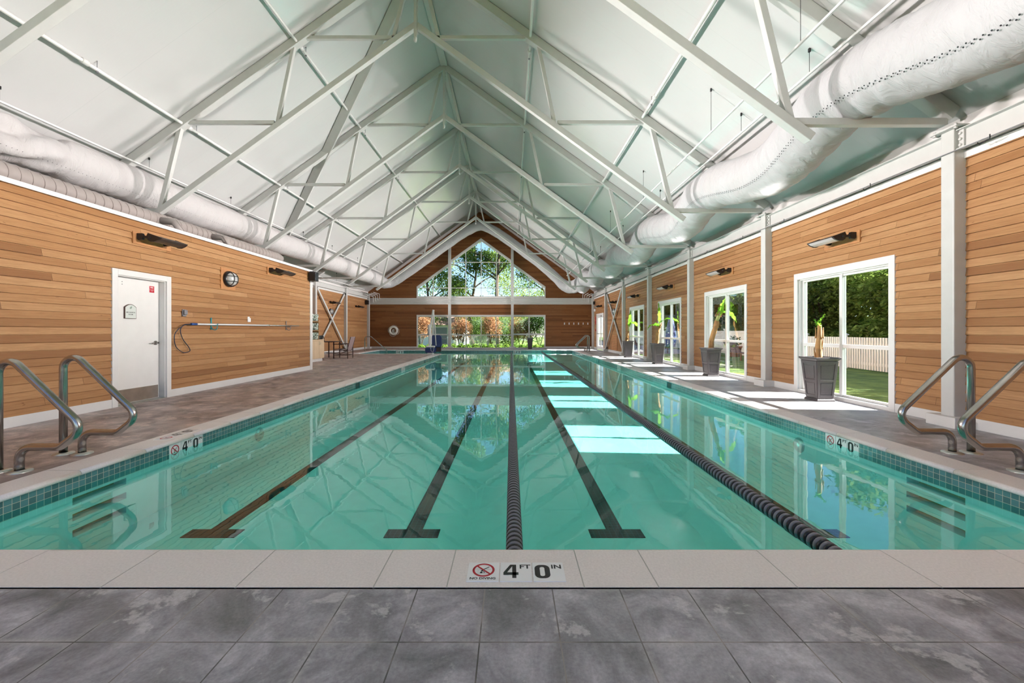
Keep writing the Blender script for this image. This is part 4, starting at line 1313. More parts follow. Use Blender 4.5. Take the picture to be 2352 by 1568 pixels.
# hooks on far wall
hk = None
for k in range(6):
    x = 3.60 + 0.315*k
    if hk is None:
        hk = thing('wall_hook', (x, YF-0.02, 1.67), 'white coat hook, leftmost of the row of six on the far right wall', 'hook', 'row of coat hooks')
        mb = MB(); mb.box(x-0.03, x+0.03, YF-0.03, YF-0.018, 1.60, 1.74); obj('hook_plate', mb, 'white', hk)
        mb = MB(); mb.tube([(x, YF-0.03, 1.68), (x, YF-0.10, 1.66), (x, YF-0.11, 1.72)], 0.013, 6); mb.tube([(x, YF-0.03, 1.62), (x, YF-0.07, 1.60), (x, YF-0.08, 1.64)], 0.011, 6); obj('prong', mb, 'white', hk)
    else:
        dup(hk, (x, YF-0.02, 1.67), 'white coat hook on the far right wall, %s of six from the left' % ['', 'second', 'third', 'fourth', 'fifth', 'sixth'][k])
# vent grille on the right wall
mb = MB()
mb.box(XW-0.035, XW-0.018, 20.95, 21.0, 0.15, 0.95); mb.box(XW-0.035, XW-0.018, 22.0, 22.05, 0.15, 0.95)
for k in range(9): mb.box(XW-0.034, XW-0.018, 21.0, 22.0, 0.17+0.09*k, 0.24+0.09*k)
obj('vent_grille', mb, 'cedar', None, 'cedar-coloured louvred vent low on the right wall inside the X brace', 'vent', origin=(XW, 21.5, 0.15))

# ---------------------------------------------------------------- mechanical room door
root = thing('door_1', (XM, sum(DL)/2, 0), None, None, kind='structure')
y0, y1 = DL; C_ = 0.09
mb = MB()
mb.box(XM, XM+0.032, y0, y0+C_, 0, 2.13); mb.box(XM, XM+0.032, y1-C_, y1, 0, 2.13); mb.box(XM, XM+0.033, y0+C_, y1-C_, 2.04, 2.13)
mb.box(XM-0.15, XM+0.001, y0+0.045, y0+C_+0.012, 0, 2.05); mb.box(XM-0.15, XM+0.001, y1-C_-0.012, y1-0.045, 0, 2.05); mb.box(XM-0.15, XM+0.001, y0+0.05, y1-0.05, 2.028, 2.09)
obj('door_frame', mb, 'trim', root, bev=0.003)
a, b_ = y0+C_+0.016, y1-C_-0.018
mb = MB(); mb.box(XM-0.145, XM-0.10, a, b_, 0.012, 2.022)
dl = obj('door_leaf', mb, 'door', root, bev=0.002)
mb = MB(); mb.box(XM-0.16, XM-0.15, y0+0.05, y1-0.05, 0, 2.08); obj('door_gap', mb, 'ink', root)
mb = MB(); mb.box(XM-0.15, XM+0.03, y0+C_, y1-C_, -0.002, 0.010); obj('threshold', mb, 'flange', root)
xf = XM-0.10
mb = MB(); mb.box(xf, xf+0.002, a+0.01, b_-0.015, 0.02, 0.235); obj('kick_plate', mb, 'kick', dl)
mb = MB(); hy, hz = b_-0.07, 0.965
mb.lathe([(0, 0.0), (0.036, 0.0), (0.036, 0.012), (0.02, 0.018), (0.014, 0.05), (0.014, 0.06)], (xf, hy, hz), 'X', 20)
mb.tube([(xf+0.055, hy+0.01, hz), (xf+0.058, hy-0.06, hz), (xf+0.052, hy-0.12, hz-0.004)], 0.010, 8)
obj('door_handle', mb, 'chrome', dl)
mb = MB()
for zz in (1.955, 1.915): mb.lathe([(0, 0.004), (0.007, 0.004), (0.007, 0)], (xf, a+0.18, zz), 'X', 8)
obj('coat_stud', mb, 'grey', dl)
# arched room sign
mb = MB()
yc, zc, hw = (a+b_)/2-0.21+0.09, 1.485, 0.098
arch = [(-hw, -0.115), (hw, -0.115), (hw, 0.072)] + [(hw - 2*hw*k/10, 0.072 + 0.048*math.sin(math.pi*k/10)**0.9) for k in range(1, 10)] + [(-hw, 0.072)]
fs_ = lambda u, v, d: (xf + d, yc + u, zc + v)
mb.mi = 0; mb.prism(arch, fs_, 0.0, 0.022)
mb.mi = 1; mb.prism([(u*0.93, v*0.93-0.001) for u, v in arch], fs_, 0.022, 0.024)
mb.mi = 2
textmesh(mb, 'MECHANICAL', 0.026, lambda u, v: fs_(u, v-0.022, 0.0246), bold=0.0006, sx=0.95)
textmesh(mb, 'ROOM', 0.026, lambda u, v: fs_(u, v-0.056, 0.0246), bold=0.0006, sx=0.95)
mb.mi = 3
mb.face([fs_(0.002+0.022*u-0.006*v, 0.062+0.016*v+0.012*u, 0.0246) for u, v in [(-1, -0.2), (-0.5, -0.9), (0.2, -0.9), (0.8, -0.3), (1, 0.6), (0.5, 1.0), (-0.3, 0.9), (-0.9, 0.4)]])
obj('room_sign', mb, [plain('sign_brown_edge', (0.07, 0.03, 0.02), 0.4), plain('sign_face', (0.62, 0.66, 0.62), 0.4), 'ink', plain('sign_leaf', (0.25, 0.33, 0.27), 0.5)], dl)
# red fire sticker
mb = MB(); yc2, zc2 = b_-0.135, 1.885
f2 = lambda u, v, d=0.0006: (xf + d, yc2 + u, zc2 + v)
mb.mi = 0; mb.face([f2(-0.047, -0.055), f2(0.047, -0.055), f2(0.047, 0.055), f2(-0.047, 0.055)])
mb.mi = 1; textmesh(mb, 'FIRE', 0.036, lambda u, v: f2(u, v+0.018, 0.001), bold=0.0006, sx=0.9); textmesh(mb, 'EXTINGUISHER', 0.013, lambda u, v: f2(u, v-0.012, 0.001), sx=0.9); textmesh(mb, 'INSIDE', 0.015, lambda u, v: f2(u, v-0.030, 0.001))
obj('door_sticker', mb, ['red', 'white'], dl)

# pole and hose on the wall
r_ = thing('skimmer_pole', (XM+0.1, 7.6, 1.31), 'long white telescopic pool pole with a dark hose loop, resting in two wall hooks', 'pool pole')
mb = MB(); mb.tube([(XM+0.10, 7.62, 1.30), (XM+0.10, 9.9, 1.31)], 0.017, 10); obj('outer_pole', mb, 'white', r_)
mb = MB(); mb.tube([(XM+0.10, 9.9, 1.31), (XM+0.10, 11.35, 1.315)], 0.011, 8); mb.lathe([(0.012, 0), (0.023, 0), (0.023, 0.09), (0.012, 0.09)], (XM+0.10, 9.86, 1.31), 'Y', 10); obj('inner_pole', mb, 'flange', r_)
mb = MB(); mb.tube([(XM+0.10, 7.52, 1.30), (XM+0.10, 7.66, 1.30)], 0.021, 10); obj('blue_grip', mb, 'blueplastic', r_)
mb = MB(); mb.tube(catmull([(XM+.10, 7.53, 1.30), (XM+.09, 7.36, 1.27), (XM+.07, 7.20, 1.12), (XM+.05, 7.24, 0.90), (XM+.05, 7.40, 0.78), (XM+.05, 7.55, 0.79), (XM+.05, 7.54, 0.86), (XM+.05, 7.40, 1.02), (XM+.06, 7.33, 1.18), (XM+.08, 7.38, 1.28), (XM+.10, 7.5, 1.30)], 8), 0.007, 8); obj('hose_loop', mb, 'rubber', r_)
def hook(y, lab, m_):
    mb = MB(); mb.box(XM+0.018, XM+0.03, y-0.012, y+0.012, 1.20, 1.44)
    mb.tube(catmull([(XM+.03, y, 1.24), (XM+.07, y, 1.20), (XM+.12, y+0.01, 1.20), (XM+.14, y+0.02, 1.27)], 5), 0.008, 6)
    mb.tube(catmull([(XM+.03, y, 1.30), (XM+.08, y, 1.275), (XM+.13, y+0.01, 1.28), (XM+.15, y+0.02, 1.32)], 5), 0.008, 6)
    obj('pole_hook', mb, m_, None, lab, 'hook', 'hooks holding the pool pole', origin=(XM+0.02, y, 1.3))
hook(8.13, 'teal wall hook under the wide end of the pool pole', 'teal'); hook(10.84, 'grey wall hook under the thin end of the pool pole', 'grey')
r_ = thing('phone_holder', (XM+0.02, 7.45, 1.51), 'small grey plastic holder on the cedar wall right of the white door', 'holder')
mb = MB(); mb.box(XM+0.018, XM+0.035, 7.41, 7.50, 1.44, 1.57); obj('back_plate', mb, 'grey', r_, bev=0.005)
mb = MB(); mb.box(XM+0.035, XM+0.07, 7.42, 7.49, 1.47, 1.56); mb.box(XM+0.03, XM+0.06, 7.39, 7.43, 1.44, 1.46); obj('cradle', mb, 'grey', r_, bev=0.01)
mb = MB(); mb.box(XM+0.018, XM+0.024, 9.26, 9.33, 1.38, 1.50); mb.box(XM+0.024, XM+0.03, 9.30, 9.36, 1.38, 1.47); obj('wall_plate', mb, 'white', None, 'small white plate on the cedar wall above the pool pole', 'wall plate', origin=(XM+0.02, 9.3, 1.44))

# ---------------------------------------------------------------- planters and banana plants
def banana_leaf(mb, base, d0, length, width, droop, tw=0.0, fold=0.25):
    P0 = Vector(base); d = Vector(d0).normalized(); pts = []
    n = 12; p_ = P0.copy()
    for k in range(n+1):
        pts.append(p_.copy()); d = (d + Vector((0, 0, -droop/n))).normalized(); p_ = p_ + d*(length/n)
    L_v, C_v, R_v = [], [], []
    for k, q in enumerate(pts):
        t = k/n; w = width*0.5*(math.sin(math.pi*min(1, (t+0.04))**0.7)**0.8 if t < 1 else 0.02)
        tg = (pts[min(k+1, n)] - pts[max(k-1, 0)]).normalized()
        sd = tg.cross(Vector((math.sin(tw), math.cos(tw)*0.3, 1))).normalized(); up = sd.cross(tg)
        wv = 0.02*math.sin(k*2.2)
        L_v.append(q + sd*w + up*(w*fold+wv)); R_v.append(q - sd*w + up*(w*fold-wv)); C_v.append(q)
    i = len(mb.v); vs = L_v + C_v + R_v; m_ = n+1
    fs = [(k, k+1, m_+k+1, m_+k) for k in range(n)] + [(m_+k, m_+k+1, 2*m_+k+1, 2*m_+k) for k in range(n)]
    mb.addv(vs, fs, True)

def planter(cx, y0, lab, grp='tall grey planters'):
    yc = y0 + 0.2
    r_ = thing('planter', (cx, yc, 0), lab, 'planter', grp)
    H = 0.733
    hw = lambda z: 0.125 + 0.055*(z/H)
    mb = MB()
    zz = [0.045, 0.68]
    sq = lambda h, z: [(cx-h, yc-h, z), (cx+h, yc-h, z), (cx+h, yc+h, z), (cx-h, yc+h, z)]
    mb.hexa(sq(0.15, 0), sq(0.15, 0.022)); mb.hexa(sq(0.15, 0.022), sq(0.132, 0.045))
    mb.hexa(sq(0.128, 0.045), sq(0.177, 0.67)); mb.hexa(sq(0.177, 0.67), sq(0.20, 0.705)); 
    for (xa, xb, ya, yb) in ((-0.208, 0.208, -0.208, -0.17), (-0.208, 0.208, 0.17, 0.208), (-0.208, -0.17, -0.17, 0.17), (0.17, 0.208, -0.17, 0.17)):
        mb.box(cx+xa, cx+xb, yc+ya, yc+yb, 0.70, H)
    body = obj('pot_body', mb, 'planter', r_, bev=0.004)
    # raised frames: stiles and rails standing proud of the panels
    for (nx, ny) in ((0, -1), (-1, 0), (1, 0), (0, 1)):
        mb = MB()
        def W(u, z, d):
            h = 0.128 + (0.177-0.128)*(z-0.045)/(0.625) + d
            uu = u*(0.128 + (0.177-0.128)*(z-0.045)/(0.625))
            return (cx + nx*h - ny*uu, yc + ny*h + nx*uu, z)
        for (u0, u1, z0, z1) in ((-1, -0.74, 0.05, 0.67), (0.74, 1, 0.05, 0.67), (-0.74, 0.74, 0.05, 0.10), (-0.74, 0.74, 0.325, 0.36), (-0.74, 0.74, 0.62, 0.67)):
            mb.hexa([W(u0, z0, -0.002), W(u1, z0, -0.002), W(u1, z0, 0.010), W(u0, z0, 0.010)], [W(u0, z1, -0.002), W(u1, z1, -0.002), W(u1, z1, 0.010), W(u0, z1, 0.010)])
        for (z0, z1) in ((0.125, 0.30), (0.385, 0.595)):
            mb.hexa([W(-0.62, z0, -0.002), W(0.62, z0, -0.002), W(0.62, z0, 0.005), W(-0.62, z0, 0.005)], [W(-0.62, z1, -0.002), W(0.62, z1, -0.002), W(0.62, z1, 0.005), W(-0.62, z1, 0.005)])
        obj('pot_panel', mb, 'planter', r_, bev=0.002)
    mb = MB(); mb.box(cx-0.168, cx+0.168, yc-0.168, yc+0.168, 0.66, 0.712); obj('soil', mb, 'soil', r_)
    return r_
PY = [6.62, 10.33, 14.16, 17.80]
CX = 5.22
pn = [planter(CX, PY[k], 'grey-brown square planter by the right windows, %s from the near end of the pool' % ordw[k]) for k in range(4)]

def stem(mb, pts, r0, r1, seed):
    rr = random.Random(seed)
    mb.tube(catmull(pts, 6), lambda t: r0 + (r1-r0)*t, 12, True, lambda i, a: 1+0.10*math.sin(3*a+i*0.5)+0.06*math.sin(7*a-i))
def sheath(mb, pts, r, seed, n=7):
    rr = random.Random(seed); C2 = catmull(pts, 8)
    for k in range(n):
        i = rr.randint(0, max(1, len(C2)-10)); a = rr.uniform(0, 6.28); st_ = []
        for q in range(8):
            c = C2[min(i+q, len(C2)-1)]; off = r*(1.05 + 0.12*q/8)
            st_.append(c + Vector((math.cos(a), math.sin(a), 0))*off)
        mb.tube(st_, lambda t: 0.018*(1-0.8*t), 5)
def bplant(k, lab, trunk, leaves, brown_to=1.0, r0=0.05, r1=0.035):
    c = Vector((CX, PY[k]+0.2, 0.71))
    r_ = thing('banana_plant', tuple(c), lab, 'potted plant', 'banana plants in planters')
    tp = [c + Vector(q) for q in trunk]
    nb = max(2, int(len(tp)*brown_to))
    mb = MB(); stem(mb, tp[:nb+1] if nb < len(tp) else tp, r0, r1 if nb >= len(tp) else (r0+r1)/2, k); sheath(mb, tp, r0, k+10); obj('dry_trunk', mb, 'stembrown', r_)
    if nb < len(tp):
        mb = MB(); stem(mb, tp[nb-1:], (r0+r1)/2*0.95, r1*0.5, k+5); obj('green_stem', mb, 'stemgreen', r_)
    for q, (b0, d0, ln, wd, dr, tw) in enumerate(leaves):
        mb = MB(); banana_leaf(mb, c + Vector(b0), d0, ln, wd, dr, tw); obj('leaf', mb, 'banana', r_)
bplant(0, 'short cut-back banana plant with a tiny leaf tuft in the nearest planter',
       [(0, 0, 0), (-0.02, 0, 0.18), (0.0, 0, 0.36), (0.0, 0, 0.56)],
       [((0, 0, 0.53), (0.35, 0.1, 1), 0.26, 0.14, 0.8, 0.4), ((0, 0, 0.50), (-0.35, 0.1, 1), 0.18, 0.09, 0.5, 1.2)], 1.0, 0.05, 0.028)
bplant(1, 'tall leaning banana plant with an upright leaf and a drooping leaf in the second planter',
       [(0, 0, 0), (0.02, 0, 0.2), (0.09, 0, 0.45), (0.16, 0, 0.72), (0.22, 0, 0.90), (0.27, 0, 1.0)],
       [((0.20, 0, 0.85), (0.42, 0.1, 1), 0.55, 0.24, 0.1, 0.2), ((0.24, 0, 0.95), (0.9, 0.2, 0.35), 0.62, 0.16, 1.7, 0.0), ((0.2, 0, 0.85), (0.25, -0.2, 1), 0.38, 0.15, 0.3, 1.0)], 0.6, 0.065, 0.05)
bplant(2, 'banana plant with leaves arching both ways in the third planter',
       [(-0.02, 0, 0), (0.0, 0, 0.2), (0.03, 0, 0.42), (0.07, 0, 0.68), (0.08, 0, 0.8)],
       [((0.06, 0, 0.75), (0.0, 0.1, 1), 0.75, 0.17, 0.15, 0.5), ((0.07, 0, 0.72), (0.8, 0.2, 0.9), 0.95, 0.20, 1.7, 0.0), ((0.02, 0, 0.62), (-0.6, -0.2, 0.5), 0.52, 0.30, 1.8, 0.2)], 0.6, 0.06, 0.035)
bplant(3, 'small banana plant with one raised and one hanging leaf in the farthest planter',
       [(-0.06, 0, 0), (-0.04, 0, 0.2), (0.02, 0, 0.45), (0.05, 0, 0.7)],
       [((0.04, 0, 0.65), (0.1, 0.0, 1), 0.75, 0.18, 0.1, 0.5), ((0.08, 0, 0.8), (0.6, 0, 0.3), 0.65, 0.28, 2.4, 0.3), ((0, 0, 0.15), (0.7, 0.1, 0.6), 0.45, 0.06, 1.1, 0.3)], 0.6, 0.055, 0.035)

# ---------------------------------------------------------------- far objects
r_ = thing('life_ring', (-7.92, YF-0.05, 1.2), 'white life ring with rope hanging on the far left cedar wall', 'life ring')
mb = MB(); cxr, czr = -7.92, 1.2
ring = [(cxr+0.245*math.cos(t*math.pi/18), YF-0.12, czr+0.245*math.sin(t*math.pi/18)) for t in range(37)]
mb.tube(ring, 0.072, 14, False); obj('ring', mb, 'cream', r_)
mb = MB()
for k in range(4):
    a0 = R(30+90*k); pts = []
    for q in range(13):
        a = a0 + R(90)*q/12; rad = 0.325 + 0.05*math.sin(math.pi*q/12); pts.append((cxr+rad*math.cos(a), YF-0.08, czr+rad*math.sin(a)-0.02*math.sin(math.pi*q/12)))
    mb.tube(pts, 0.010, 6)
obj('grab_rope', mb, 'cream', r_)
mb = MB()
for k in range(5): mb.tube(catmull([(cxr-0.05+0.025*k, YF-0.06, czr+0.10), (cxr-0.09+0.04*k, YF-0.12, czr-0.03), (cxr-0.05+0.03*k, YF-0.10, czr-0.16)], 5), 0.014, 6)
obj('rope_coil', mb, 'cream', r_)

# pool lift
lx, ly = -3.98, 19.9
r_ = thing('pool_lift', (lx, ly, 0), 'white and navy pool lift with a hanging seat at the tip of the deck peninsula', 'pool lift')
mb = MB(); mb.box(lx-0.13, lx+0.13, ly-0.15, ly+0.15, 0, 0.11); obj('base', mb, 'white', r_, bev=0.01)
mb = MB(); mb.box(lx-0.23, lx+0.25, ly-0.25, ly+0.25, 0.11, 0.36); obj('ballast_box', mb, 'navy', r_, bev=0.05)
mb = MB(); mb.box(lx-0.20, lx+0.22, ly-0.2, ly+0.2, 0.36, 0.44); obj('top_cover', mb, 'white', r_, bev=0.04)
mb = MB(); mb.box(lx-0.09, lx+0.02, ly-0.06, ly+0.06, 0.40, 1.5); mb.box(lx-0.06, lx+0.06, ly-0.1, ly, 0.5, 0.95); obj('mast', mb, 'white', r_, bev=0.01)
mb = MB(); mb.bar((lx-0.05, ly, 1.1), (lx+0.14, ly, 2.22), 0.08, 0.10, (0, 1, 0)); obj('lift_arm', mb, 'steel', r_, bev=0.008)
mb = MB(); mb.bar((lx+0.14, ly, 2.2), (lx+0.26, ly+0.1, 0.45), 0.05, 0.05, (0, 1, 0)); obj('seat_hanger', mb, 'steel', r_, bev=0.006)
mb = MB(); mb.tube([(lx-0.11, ly-0.05, 0.95), (lx-0.12, ly-0.05, 1.45)], 0.025, 8); obj('actuator', mb, 'grey', r_)
mb = MB(); mb.tube([(lx+0.05, ly-0.27, 0.42), (lx+0.08, ly-0.28, 0.2), (lx+0.15, ly-0.28, 0.14), (lx+0.2, ly-0.27, 0.2), (lx+0.22, ly-0.25, 0.45)], 0.008, 6); obj('power_cord', mb, 'white', r_)
mb = MB(); mb.prism([(0.0, 0.36), (0.44, 0.36), (0.50, 0.45), (0.50, 0.88), (0.42, 0.97), (0.04, 0.97), (0.0, 0.9)], lambda u, v, d: (lx+0.03+u, ly+d, v), 0.08, 0.16)
mb.box(lx+0.05, lx+0.5, ly+0.12, ly+0.55, 0.42, 0.50)
seat = obj('seat', mb, 'navy', r_, bev=0.03)
mb = MB()
for zz, l2 in ((0.76, 0.24), (0.53, 0.20)): mb.tube([(lx+0.5, ly+0.15, zz), (lx+0.5+l2, ly+0.15, zz+0.02)], 0.022, 8)
obj('armrest', mb, 'grey', r_)
mb = MB(); mb.prism([(0.2, 0.14), (0.46, 0.14), (0.46, 0.42), (0.16, 0.42)], lambda u, v, d: (lx+0.03+u, ly+d, v), 0.16, 0.24); obj('footrest', mb, 'brown', r_, bev=0.01)

# bin at the far windows
bx, by = 1.24, 26.45
r_ = thing('waste_bin', (bx, by, 0), 'dark tapered waste bin in front of the right far window', 'bin')
mb = MB(); mb.hexa([(bx-.13, by-.13, 0), (bx+.13, by-.13, 0), (bx+.13, by+.13, 0), (bx-.13, by+.13, 0)], [(bx-.18, by-.18, .68), (bx+.18, by-.18, .68), (bx+.18, by+.18, .68), (bx-.18, by+.18, .68)]); obj('bin_body', mb, 'planter', r_, bev=0.012)
mb = MB(); mb.box(bx-.2, bx+.2, by-.2, by+.2, .68, .74); obj('rim', mb, 'grey', r_, bev=0.012)

# towel cabinet group
cx0, cx1, cy0, cy1 = -8.0, -7.40, 13.9, 15.95
r_ = thing('cabinet', (-7.7, 14.9, 0), 'pale birch towel cabinet beyond the side room corner', 'cabinet')
mb = MB(); mb.box(cx0, cx1-0.02, cy0, cy1, 0.11, 0.80); obj('carcass', mb, 'birch', r_)
mb = MB(); mb.box(cx0, cx1-0.06, cy0, cy1-0.04, 0.0, 0.11); obj('toe_kick', mb, 'trim', r_)
mb = MB(); mb.box(cx0-0.01, cx1+0.015, cy0, cy1+0.015, 0.80, 0.845); obj('countertop', mb, 'birch', r_, bev=0.004)
nd = 5; dw = (cy1-cy0)/nd
for k in range(nd):
    mb = MB(); mb.box(cx1-0.02, cx1, cy0+dw*k+0.004, cy0+dw*(k+1)-0.004, 0.12, 0.785); d_ = obj('door', mb, 'birch', r_, bev=0.002)
    hy = cy0+dw*(k+1)-0.05 if k % 2 == 1 else cy0+dw*k+0.05
    mb = MB(); mb.tube([(cx1, hy, 0.66), (cx1+0.03, hy, 0.66), (cx1+0.03, hy, 0.75), (cx1, hy, 0.75)], 0.006, 6); obj('handle', mb, 'flange', d_)
r_ = thing('towel_shelf', (-7.75, 14.8, 0.845), 'brown open towel shelf standing on the birch cabinet', 'shelf')
mb = MB(); mb.box(-7.88, -7.42, 15.52, 15.55, 0.845, 1.58); obj('side_panel', mb, 'shelfwood', r_)
mb = MB(); mb.box(-7.88, -7.42, 13.9, 13.93, 0.845, 1.58); obj('side_panel', mb, 'shelfwood', r_)
for z in (1.17, 1.515): 
    mb = MB(); mb.box(-7.88, -7.42, 13.93, 15.52, z, z+0.03); obj('shelf_board', mb, 'shelfwood', r_)
mb = MB(); mb.box(-7.9, -7.88, 13.9, 15.55, 0.845, 1.58); obj('back_panel', mb, 'shelfwood', r_)
tw0 = None; tn = 0
for lvl, z in enumerate((0.847, 1.202, 1.547)):
    for cidx in range(4):
        yy = 15.43 - 0.36*cidx
        for q in range(2):
            zz = z + 0.075 + q*0.125
            nm = ['bottom', 'middle', 'top'][lvl]
            lab = 'rolled grey-green speckled towel, %s of the stack on the %s level, %s from the right' % (['lower', 'upper'][q], nm, ['first', 'second', 'third', 'fourth'][cidx])
            if tw0 is None:
                mb = MB(); mb.tube([(-7.85, yy, zz), (-7.64, yy, zz), (-7.43, yy, zz)], 0.075, 14, True, lambda i, a: 1 + 0.10*math.cos(2*a) + 0.04*math.sin(5*a))
                tw0 = obj('rolled_towel', mb, 'towel', None, lab, 'towel', 'rolled towels on the shelf', origin=(-7.64, yy, zz))
            else:
                o_ = tw0.copy(); COL.objects.link(o_); o_.location = (-7.64, yy + (0.0 if q == 0 else 0.03), zz); o_['label'] = lab
r_ = thing('tote_bag', (-7.65, 15.77, 0.845), 'black bag with a curved handle on the right end of the birch cabinet', 'bag')
mb = MB(); mb.box(-7.85, -7.42, 15.60, 15.93, 0.846, 1.0); obj('bag_body', mb, 'black', r_, bev=0.04)
mb = MB(); mb.tube(catmull([(-7.63, 15.62, 0.98), (-7.63, 15.66, 1.10), (-7.63, 15.82, 1.10), (-7.63, 15.92, 0.98)], 6), 0.014, 6); mb.tube(catmull([(-7.41, 15.85, 0.98), (-7.39, 15.9, 0.9), (-7.38, 15.92, 0.74)], 5), 0.012, 6); obj('bag_handle', mb, 'black', r_)

# side table
r_ = thing('side_table', (-7.95, 17.6, 0), 'dark metal patio table between the cabinet and the chair', 'table')
mb = MB(); mb.box(-8.35, -7.55, 17.2, 18.0, 0.69, 0.725); obj('tabletop', mb, 'brown', r_, bev=0.006)
for (x, y) in ((-8.1, 17.3), (-8.1, 17.9), (-7.62, 17.3), (-7.62, 17.9)):
    mb = MB(); mb.box(x-0.018, x+0.018, y-0.018, y+0.018, 0, 0.69); obj('leg', mb, 'brown', r_)
mb = MB(); mb.box(-8.35, -7.6, 17.59, 17.61, 0.2, 0.23); mb.box(-8.11, -8.09, 17.3, 17.9, 0.2, 0.23); mb.box(-7.63, -7.61, 17.3, 17.9, 0.2, 0.23); obj('stretcher', mb, 'brown', r_)

# sling chair facing left
cxx, cyy = -7.15, 17.35
r_ = thing('patio_chair', (cxx, cyy, 0), 'dark metal patio chair with mauve sling seat facing the table', 'chair')
for dy in (-0.28, 0.28):
    for dx in (-0.36, 0.22):
        mb = MB(); mb.box(cxx+dx-0.013, cxx+dx+0.013, cyy+dy-0.013, cyy+dy+0.013, 0, 0.62 if dx < 0 else 0.64); obj('leg', mb, 'brown', r_)
    mb = MB(); mb.tube([(cxx-0.40, cyy+dy, 0.62), (cxx-0.1, cyy+dy, 0.60), (cxx+0.08, cyy+dy, 0.63), (cxx+0.22, cyy+dy, 0.64)], 0.016, 8); obj('armrest', mb, 'brown', r_)
sl = [(-0.40, 0.395), (-0.2, 0.40), (0.05, 0.335), (0.12, 0.32), (0.20, 0.42), (0.34, 0.92)]
for dy in (-0.25, 0.25):
    mb = MB(); mb.tube(catmull([(cxx+u, cyy+dy, v) for u, v in sl], 5), 0.014, 6); obj('sling_rail', mb, 'brown', r_)
sp = catmull([(u, 0, v) for u, v in sl], 5); mb = MB()
for a_, b2 in zip(sp[:-1], sp[1:]):
    mb.hexa([(cxx+a_.x, cyy-.24, a_.z-0.004), (cxx+b2.x, cyy-.24, b2.z-0.004), (cxx+b2.x, cyy+.24, b2.z-0.004), (cxx+a_.x, cyy+.24, a_.z-0.004)],
            [(cxx+a_.x, cyy-.24, a_.z+0.004), (cxx+b2.x, cyy-.24, b2.z+0.004), (cxx+b2.x, cyy+.24, b2.z+0.004), (cxx+a_.x, cyy+.24, a_.z+0.004)])
obj('sling', mb, 'sling', r_)
mb = MB()
for dy in (-0.28, 0.28): mb.box(cxx-0.36, cxx+0.22, cyy+dy-0.008, cyy+dy+0.008, 0.14, 0.16); mb.box(cxx-0.36, cxx+0.22, cyy+dy-0.008, cyy+dy+0.008, 0.34, 0.36)
for dx in (-0.36, 0.22): mb.box(cxx+dx-0.008, cxx+dx+0.008, cyy-0.28, cyy+0.28, 0.14, 0.16)
mb.bar((cxx-0.3, cyy, 0.15), (cxx+0.2, cyy, 0.34), 0.012, 0.012); mb.bar((cxx-0.3, cyy, 0.34), (cxx+0.2, cyy, 0.15), 0.012, 0.012)
obj('stretcher', mb, 'brown', r_)

# deck lids
for (x, y, l) in ((4.9, 22.0, 'round white skimmer lid in the deck below the far right grab rails'), (-4.2, 9.6, 'round pale skimmer lid in the left deck')):
    mb = MB(); mb.lathe([(0.001, 0.006), (0.12, 0.006), (0.128, 0.0)], (x, y, 0.0), 'Z', 24); mb.lathe([(0.13, 0.001), (0.135, 0.004), (0.15, 0.004), (0.155, 0.0)], (x, y, 0), 'Z', 24)
    obj('access_cover', mb, 'white' if x > 0 else 'flange', None, l, 'lid', 'skimmer lids', origin=(x, y, 0))

# ---------------------------------------------------------------- outdoors
mb = MB()
mb.box(XW+0.2, 70, YB-30, 90, -0.5, -0.2); mb.box(-60, XW+0.2, YF+0.2, 90, -0.5, -0.2)
mb.box(-60, XL-0.25, YB-30, YF+0.2, -0.5, -0.2); mb.box(XL-0.25, XW+0.2, YB-30, YB-0.2, -0.5, -0.2)
obj('lawn', mb, 'lawn', None, 'green lawn around the building', 'lawn', kind='stuff')

def leaves(name, centers, n, size, seed, mats, parent, squash=0.9, kind=None):
    rr = random.Random(seed); V = []; Fc = []
    for k in range(n):
        c, rad = centers[rr.randrange(len(centers))]
        while True:
            a, b_, c2 = rr.uniform(-1, 1), rr.uniform(-1, 1), rr.uniform(-1, 1)
            if a*a+b_*b_+c2*c2 <= 1: break
        l = (a*a+b_*b_+c2*c2)**0.5
        f = (l**0.5)/max(l, 1e-3)
        px, py, pz = c[0]+a*f*rad, c[1]+b_*f*rad, c[2]+c2*f*rad*squash
        th = rr.uniform(0, 6.283); ph_ = rr.uniform(-1.2, 0.6); s = size*rr.uniform(0.6, 1.3)
        dx, dy, dz = math.cos(th)*math.cos(ph_), math.sin(th)*math.cos(ph_), math.sin(ph_)
        ex, ey, ez = -math.sin(th), math.cos(th), rr.uniform(-0.5, 0.5)
        i = len(V)
        V += [(px, py, pz), (px+dx*s*.5+ex*s*.28, py+dy*s*.5+ey*s*.28, pz+dz*s*.5+ez*s*.28), (px+dx*s, py+dy*s, pz+dz*s), (px+dx*s*.5-ex*s*.28, py+dy*s*.5-ey*s*.28, pz+dz*s*.5-ez*s*.28)]
        Fc.append((i, i+1, i+2, i+3))
    mb = MB(); mb.v = V; mb.f = Fc; mb.m = [0]*len(Fc); mb.s = [False]*len(Fc)
    return obj(name, mb, mats, parent)

